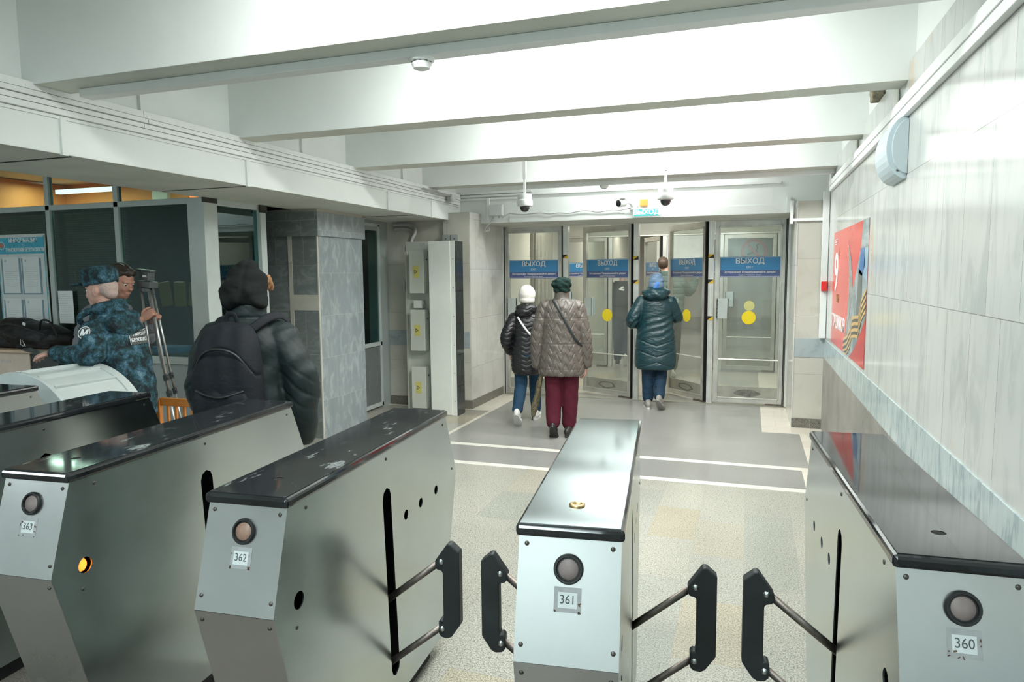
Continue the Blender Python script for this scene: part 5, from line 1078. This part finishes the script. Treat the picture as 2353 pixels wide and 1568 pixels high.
b = MB(); b.loft([(-.045, -.36, .955, .10, .02), (-.045, -.365, .985, .14, .035), (-.045, -.365, 1.08, .142, .035), (-.045, -.36, 1.125, .12, .02)], k=3.5); fp_ = solid('front_pocket', b, M['bpack'], bp_, .006, 3, lambda c, n: .003*math.sin(c.x*70))
b = MB(); b.limb([(-.165, -.372, 1.125), (-.10, -.402, 1.105), (-.02, -.405, 1.095), (.075, -.372, 1.12)], [.007]*4, 8); part('pocket_zip', b, M['black'], fp_, local=True, smooth=True)
b = MB(); b.limb([(-.20, -.33, 1.20), (-.13, -.365, 1.305), (-.045, -.378, 1.335), (.04, -.365, 1.305), (.11, -.33, 1.20)], [.007]*5, 8); part('main_zip', b, M['black'], bp_, local=True, smooth=True)
strap(bp_, [(-.075, -.20, 1.44), (-.07, -.205, 1.49), (-.03, -.205, 1.50), (-.01, -.20, 1.44)], .022, M['bpack'], 'grab_handle')
for q in (-1, 1): strap(bp_, [(-.045+q*.09, -.17, 1.42), (-.02+q*.13, -.10, 1.475), (q*.14, .02, 1.475), (q*.15, .13, 1.38), (q*.16, .17, 1.2)], .05, M['bpack'], 'shoulder_strap', th=.006)

# ---- guard in blue camouflage leaning on the drum
t = thing('person', 'security guard in blue camouflage jacket and cap leaning on the white drum cabinet', 'person', (-4.125, 3.71, 0), R(96))
J = dict(pelvis=(0, 0, .90), chest=(0, .07, 1.24), neck=(0, .14, 1.43), head=(0, .175, 1.61), shL=(-.17, .11, 1.34), shR=(.17, .11, 1.34), elL=(-.27, .02, 1.19), elR=(.24, .16, 1.12), wrL=(-.25, .36, 1.185), wrR=(.16, .36, 1.19),
         hipL=(-.10, 0, .86), hipR=(.10, 0, .86), knL=(-.10, .04, .48), knR=(.10, .03, .48), anL=(-.10, 0, .09), anR=(.10, -.02, .09))
hr = rotm(-4, 0, 8)
gb = human(t, J, M['skin'], {'L': ((.05, 1, -.05), (0, 0, -1), 1, 25), 'R': ((-.3, .9, 0), (0, 0, -1), -1, 40)}, hr, 1.06, .005)
b = MB(); b.loft([(0, -.01, .72, .165, .135), (0, -.01, .76, .185, .15), (0, -.005, .92, .185, .15), (0, .02, 1.10, .19, .148), (0, .06, 1.26, .195, .145), (0, .09, 1.36, .18, .128), (0, .115, 1.42, .12, .115), (0, .13, 1.485, .088, .10)])
b.limb([(-.165, .105, 1.335), (-.26, .03, 1.20), (-.25, .18, 1.185), (-.25, .33, 1.185)], [.092, .080, .072, .055], 20); b.limb([(.165, .11, 1.335), (.25, .15, 1.13), (.18, .32, 1.19)], [.090, .080, .055], 18); b.limb([(-.15, .10, 1.335), (.15, .10, 1.335)], [.09, .09])
jk = solid('jacket', b, M['camo'], t, .007, 5, lambda c, n: .007*math.sin(c.z*34+c.y*28)*math.sin(c.z*9+c.x*12))
b = MB(); b.ell((0, .02, 1.405), (.15, .10, .06), rotm(-30, 0, 0)); b.ell((-.02, -.01, 1.36), (.14, .08, .09), rotm(-15, 0, 0)); b.lathe([(.088, 0), (.112, .03), (.110, .095), (.092, .105), (.078, .02)], (0, .10, 1.43), (0, .22, 1), 24)
b.limb([(-.09, .20, 1.47), (-.115, .26, 1.42), (-.06, .29, 1.38)], [.02, .025, .02]); b.limb([(.09, .20, 1.47), (.115, .26, 1.42), (.06, .29, 1.38)], [.02, .025, .02])
solid('hood_collar', b, M['camo'], t, .007, 3, lambda c, n: .005*math.sin(c.z*50+c.x*30))
hc = Vector(J['head']); s = 1.06
b = MB(); b.ell(hc+hr @ Vector((0, -.046, .024)), (.0765, .068, .082), hr); b.ell(hc+hr @ Vector((0, -.068, -.02)), (.060, .038, .050), hr); hh = solid('hair', b, M['hairg'], t, .005, 1)
b = MB(); n0 = len(b.v); b.lathe([(.093, -.012), (.100, .01), (.102, .055), (.098, .098), (.066, .112), (.001, .115)], (0, 0, 0), n=28)
for v in b.v: v.y *= 1.18
b.xf(Matrix.Translation(hc+hr @ Vector((0, -.005, .052))) @ (hr @ rotm(-5, 0, 0)).to_4x4()); cp = solid('cap', b, M['camo'], t, .006, 3, lambda c, n: .003*math.sin(c.x*60+c.y*50))
b = MB(); pts = [(-.080, .085), (-.078, .135), (-.05, .175), (0, .190), (.05, .175), (.078, .135), (.080, .085), (.03, .105), (-.03, .105)]; b.prism(pts, (0, 0, 0), X, Y, Z, -.006, .008); b.xf(Matrix.Translation(hc+hr @ Vector((0, .015, .060))) @ (hr @ rotm(-4, 0, 0)).to_4x4()); part('cap_brim', b, M['camo'], cp, local=True, bevel=.003)
# shoulder patch and back patch
def patch_frame(p, nrm): n = Vector(nrm).normalized(); u = Z.cross(n).normalized(); return Vector(p), u, n.cross(u), n
p, u, v, n = patch_frame((-.272, .070, 1.335), (-.90, -.10, .42))
b = MB(); b.prism(circle(0, 0, .046, 28), p, u, v, n, -.012, .004); pt = part('arm_patch', b, M['ink'], jk, local=True, label='round black metro patch')
b = MB(); b.prism(circle(0, 0, .043, 28), p, u, v, n, .004, .005, [circle(0, 0, .039, 28)]); part('patch_ring', b, M['signwhite'], pt, local=True)
text('М', .062, M['signwhite'], pt, p+n*.0048-v*.004, u, v, local=True, bold=.002, shear=.1); b = MB(); b.prism([(-.006, .034), (0, .026), (.006, .034), (.003, .034), (0, .030), (-.003, .034)], p, u, v, n, .004, .005); part('patch_tick', b, M['signwhite'], pt, local=True)
p, u, v, n = patch_frame((.095, -.20, 1.28), (0, -1, .08))
def gridp(w, h, nx, ny, off=(0, 0), th=.002):
    b = MB(); vs = []; fs = []
    for z in (0, th):
        for j in range(ny+1):
            for i in range(nx+1): vs.append(p+u*(off[0]+w*(i/nx-.5))+v*(off[1]+h*(j/ny-.5))+n*z)
    m = (nx+1)*(ny+1)
    for j in range(ny):
        for i in range(nx):
            a = j*(nx+1)+i; q = [a, a+1, a+nx+2, a+nx+1]; fs.append(q); fs.append([k+m for k in reversed(q)])
    per = [i for i in range(nx+1)]+[(j+1)*(nx+1)-1 for j in range(1, ny+1)]+[ny*(nx+1)+i for i in range(nx-1, -1, -1)]+[j*(nx+1) for j in range(ny-1, 0, -1)]
    for k in range(len(per)): a, c = per[k], per[(k+1) % len(per)]; fs.append([a, c, c+m, a+m])
    return b.add(vs, fs)
bt = part('back_patch', gridp(.30, .095, 24, 8), M['ink'], jk, local=True, label='black back patch with white lettering'); drape(bt, jk, (0, 1, 0), .004)
for dx, dy, sx_, sy_ in ((0, .045, .296, .003), (0, -.045, .296, .003), (-.147, 0, .003, .09), (.147, 0, .003, .09)):
    o = part('patch_border', gridp(sx_, sy_, 24 if sx_ > .1 else 1, 8 if sy_ > .05 else 1, (dx, dy), .001), M['signwhite'], bt, local=True); drape(o, jk, (0, 1, 0), .006)
for st, sz, dz in (('ТРАНСПОРТНАЯ', .029, .020), ('БЕЗОПАСНОСТЬ', .033, -.018)):
    o = text(st, sz, M['signwhite'], bt, p+v*dz, u, v, local=True, bold=.0008, thick=.0003); drape(o, jk, (0, 1, 0), .0065)
legs(t, J, M['camo'], (.110, .088, .075)); shoe(t, (-.10, -.03, 0), 5, 0, M['shoeb'], M['shoeb'], .29, 'boot'); shoe(t, (.10, -.05, 0), -5, 0, M['shoeb'], M['shoeb'], .29, 'boot')
hp = Matrix.Rotation(R(96), 3, 'Z') @ Vector((-.24, .50, 1.185))+Vector((-4.125, 3.71, 0))
b = MB(); b.obox(hp+Vector((-.01, 0, .012)), (.16, .075, .012), rotm(0, 14, 10)); tag(part('smartphone', b, M['cabdark'], bevel=.004), 'dark phone held by the guard over the drum cabinet', 'phone')

# ---- man in grey handling the tripod
t = thing('person', 'dark haired man in grey puffer bending over the camera tripod behind the guard', 'person', (-4.90, 4.22, 0), R(-74))
J = dict(pelvis=(0, -.06, .92), chest=(0, .0, 1.30), neck=(0, .08, 1.49), head=(.02, .17, 1.665), shL=(-.17, .04, 1.42), shR=(.17, .04, 1.42), elL=(-.22, .18, 1.20), elR=(.20, .20, 1.22), wrL=(-.10, .34, 1.34), wrR=(.10, .37, 1.37),
         hipL=(-.10, -.06, .88), hipR=(.10, -.06, .88), knL=(-.10, -.02, .48), knR=(.10, -.02, .48), anL=(-.10, -.06, .09), anR=(.10, -.06, .09))
hr = rotm(-20, 0, -16)
human(t, J, M['skin2'], {'L': ((.3, .6, .6), (.6, .3, -.2), -1, 55), 'R': ((-.25, .75, .6), (-.7, .3, 0), 1, 60)}, hr, 1.12, .005)
b = MB(); b.loft([(0, -.06, .74, .20, .15), (0, -.06, .80, .215, .17), (0, -.05, 1.0, .21, .165), (0, -.03, 1.2, .215, .165), (0, .0, 1.36, .20, .15), (0, .04, 1.44, .13, .12), (0, .07, 1.52, .09, .09)])
b.limb([(-.165, .03, 1.41), (-.235, .17, 1.20), (-.12, .30, 1.32)], [.088, .078, .055], 18); b.limb([(.165, .03, 1.41), (.215, .19, 1.21), (.12, .33, 1.33)], [.088, .078, .055], 18); b.limb([(-.15, .02, 1.40), (.15, .02, 1.40)], [.085, .085])
solid('jacket', b, M['greypuf'], t, .008, 4, lambda c, n: .010*(1-groove(c.z, .095, .010)[0]))
hc = Vector(J['head']); b = MB(); b.ell(hc+hr @ Vector((0, -.022, .058)), (.088, .104, .086), hr); b.ell(hc+hr @ Vector((0, -.065, .0)), (.078, .060, .080), hr); b.ell(hc+hr @ Vector((0, .055, .095)), (.062, .042, .032), hr)
solid('hair', b, M['hair'], t, .005, 2, lambda c, n: .003*math.sin(c.x*130+c.z*70))
b = MB(); b.loft([(0, .06, 1.46, .085, .09), (0, .075, 1.53, .078, .082)]); solid('collar', b, M['black'], t, .008, 2)
legs(t, J, M['charcoal'], (.105, .085, .07)); shoe(t, (-.10, -.09, 0), 0, 0, M['shoeb'], M['shoeb']); shoe(t, (.10, -.09, 0), 0, 0, M['shoeb'], M['shoeb'])

# ---- two people in the vestibule
t = thing('person', 'person in dark jacket and backpack walking off behind the second door', 'person', (-2.22, 12.75, 0), R(8))
J = dict(pelvis=(0, 0, .98), chest=(0, 0, 1.40), neck=(0, 0, 1.56), head=(0, .02, 1.70), shL=(-.18, 0, 1.48), shR=(.18, 0, 1.48), elL=(-.25, -.02, 1.18), elR=(.25, -.02, 1.18), wrL=(-.22, .1, .95), wrR=(.22, .1, .95),
         hipL=(-.1, 0, .94), hipR=(.1, 0, .94), knL=(-.08, .05, .50), knR=(.08, .0, .50), anL=(-.08, .05, .09), anR=(.07, -.22, .20))
human(t, J, M['skin'], {'L': ((0, .2, -1), (1, 0, 0), 1), 'R': ((0, .2, -1), (-1, 0, 0), -1)}, vox=.008)
b = MB(); b.loft([(0, 0, .88, .20, .15), (0, 0, 1.1, .215, .16), (0, 0, 1.3, .22, .155), (0, 0, 1.45, .20, .13), (0, 0, 1.55, .09, .09)]); b.limb([(-.17, 0, 1.46), (-.25, -.02, 1.18), (-.23, .08, .98)], [.08, .07, .055]); b.limb([(.17, 0, 1.46), (.25, -.02, 1.18), (.23, .08, .98)], [.08, .07, .055]); solid('jacket', b, M['charcoal'], t, .010, 4)
b = MB(); b.ell((0, -.02, 1.73), (.085, .10, .09)); solid('hair', b, M['hair'], t, .008, 2)
legs(t, J, M['jeansd'], (.10, .085, .075)); shoe(t, (-.08, .02, 0), 0, 0, M['shoeb'], M['sole'], .29); shoe(t, (.07, -.24, .13), 0, -60, M['shoeb'], M['sole'], .29)
bq = thing('backpack', 'dark backpack with a white mark on the person behind the second door', 'backpack', (-2.22, 12.75, 0), R(8))
b = MB(); b.loft([(0, -.22, 1.08, .12, .06), (0, -.23, 1.14, .16, .09), (0, -.23, 1.35, .16, .09), (0, -.21, 1.50, .11, .06)], k=3); solid('bag', b, M['bpack'], bq, .009, 4)
b = MB(); b.obox((.0, -.328, 1.40), (.09, .012, .03), rotm(-8, 12, 0)); b.obox((.01, -.326, 1.435), (.06, .012, .025), rotm(-8, -20, 0)); part('white_mark', b, M['signwhite'], bq, local=True)
for q in (-1, 1): strap(bq, [(q*.09, -.17, 1.46), (q*.12, -.05, 1.545), (q*.13, .10, 1.48), (q*.14, .16, 1.25)], .045, M['bpack'], 'shoulder_strap', th=.006)
t = thing('person', 'person in sage green puffer pushing the inner door with a raised hand', 'person', (-1.25, 11.55, 0), R(-4)); t.scale = (1.07, 1.07, 1.07)
J = dict(pelvis=(0, 0, .96), chest=(0, 0, 1.36), neck=(0, 0, 1.52), head=(-.09, .02, 1.70), shL=(-.18, 0, 1.44), shR=(.18, 0, 1.44), elL=(-.25, .02, 1.15), elR=(.27, .15, 1.30), wrL=(-.22, .1, .92), wrR=(.36, .32, 1.50),
         hipL=(-.1, 0, .92), hipR=(.1, 0, .92), knL=(-.1, .10, .50), knR=(.1, .0, .50), anL=(-.1, .12, .09), anR=(.09, -.15, .14))
human(t, J, M['skin'], {'L': ((0, .2, -1), (1, 0, 0), 1), 'R': ((0, .2, 1), (0, 1, 0), 1, 10)}, vox=.008)
b = MB(); b.loft([(0, 0, .84, .19, .15), (0, 0, .9, .215, .17), (0, 0, 1.1, .225, .17), (0, 0, 1.3, .23, .16), (0, 0, 1.42, .20, .14), (-.03, 0, 1.54, .10, .10), (-.05, 0, 1.60, .09, .09)]); b.limb([(-.17, 0, 1.42), (-.26, .02, 1.15), (-.24, .08, .95)], [.09, .08, .06]); b.limb([(.17, 0, 1.42), (.27, .14, 1.30), (.34, .28, 1.45)], [.09, .08, .06]); solid('jacket', b, M['sage'], t, .010, 4, lambda c, n: .008*(1-groove(c.z, .09, .012)[0]))
b = MB(); b.ell((-.09, -.02, 1.73), (.085, .10, .095)); solid('hair', b, simple('brown_hair', (.07, .045, .03), .5, var=.4, nscale=60), t, .008, 2)
legs(t, J, M['charcoal'], (.10, .085, .075)); shoe(t, (-.1, .09, 0), 0, 0, M['shoegrey'], M['sole'], .28); shoe(t, (.09, -.17, .07), 0, -40, M['shoegrey'], M['sole'], .28)
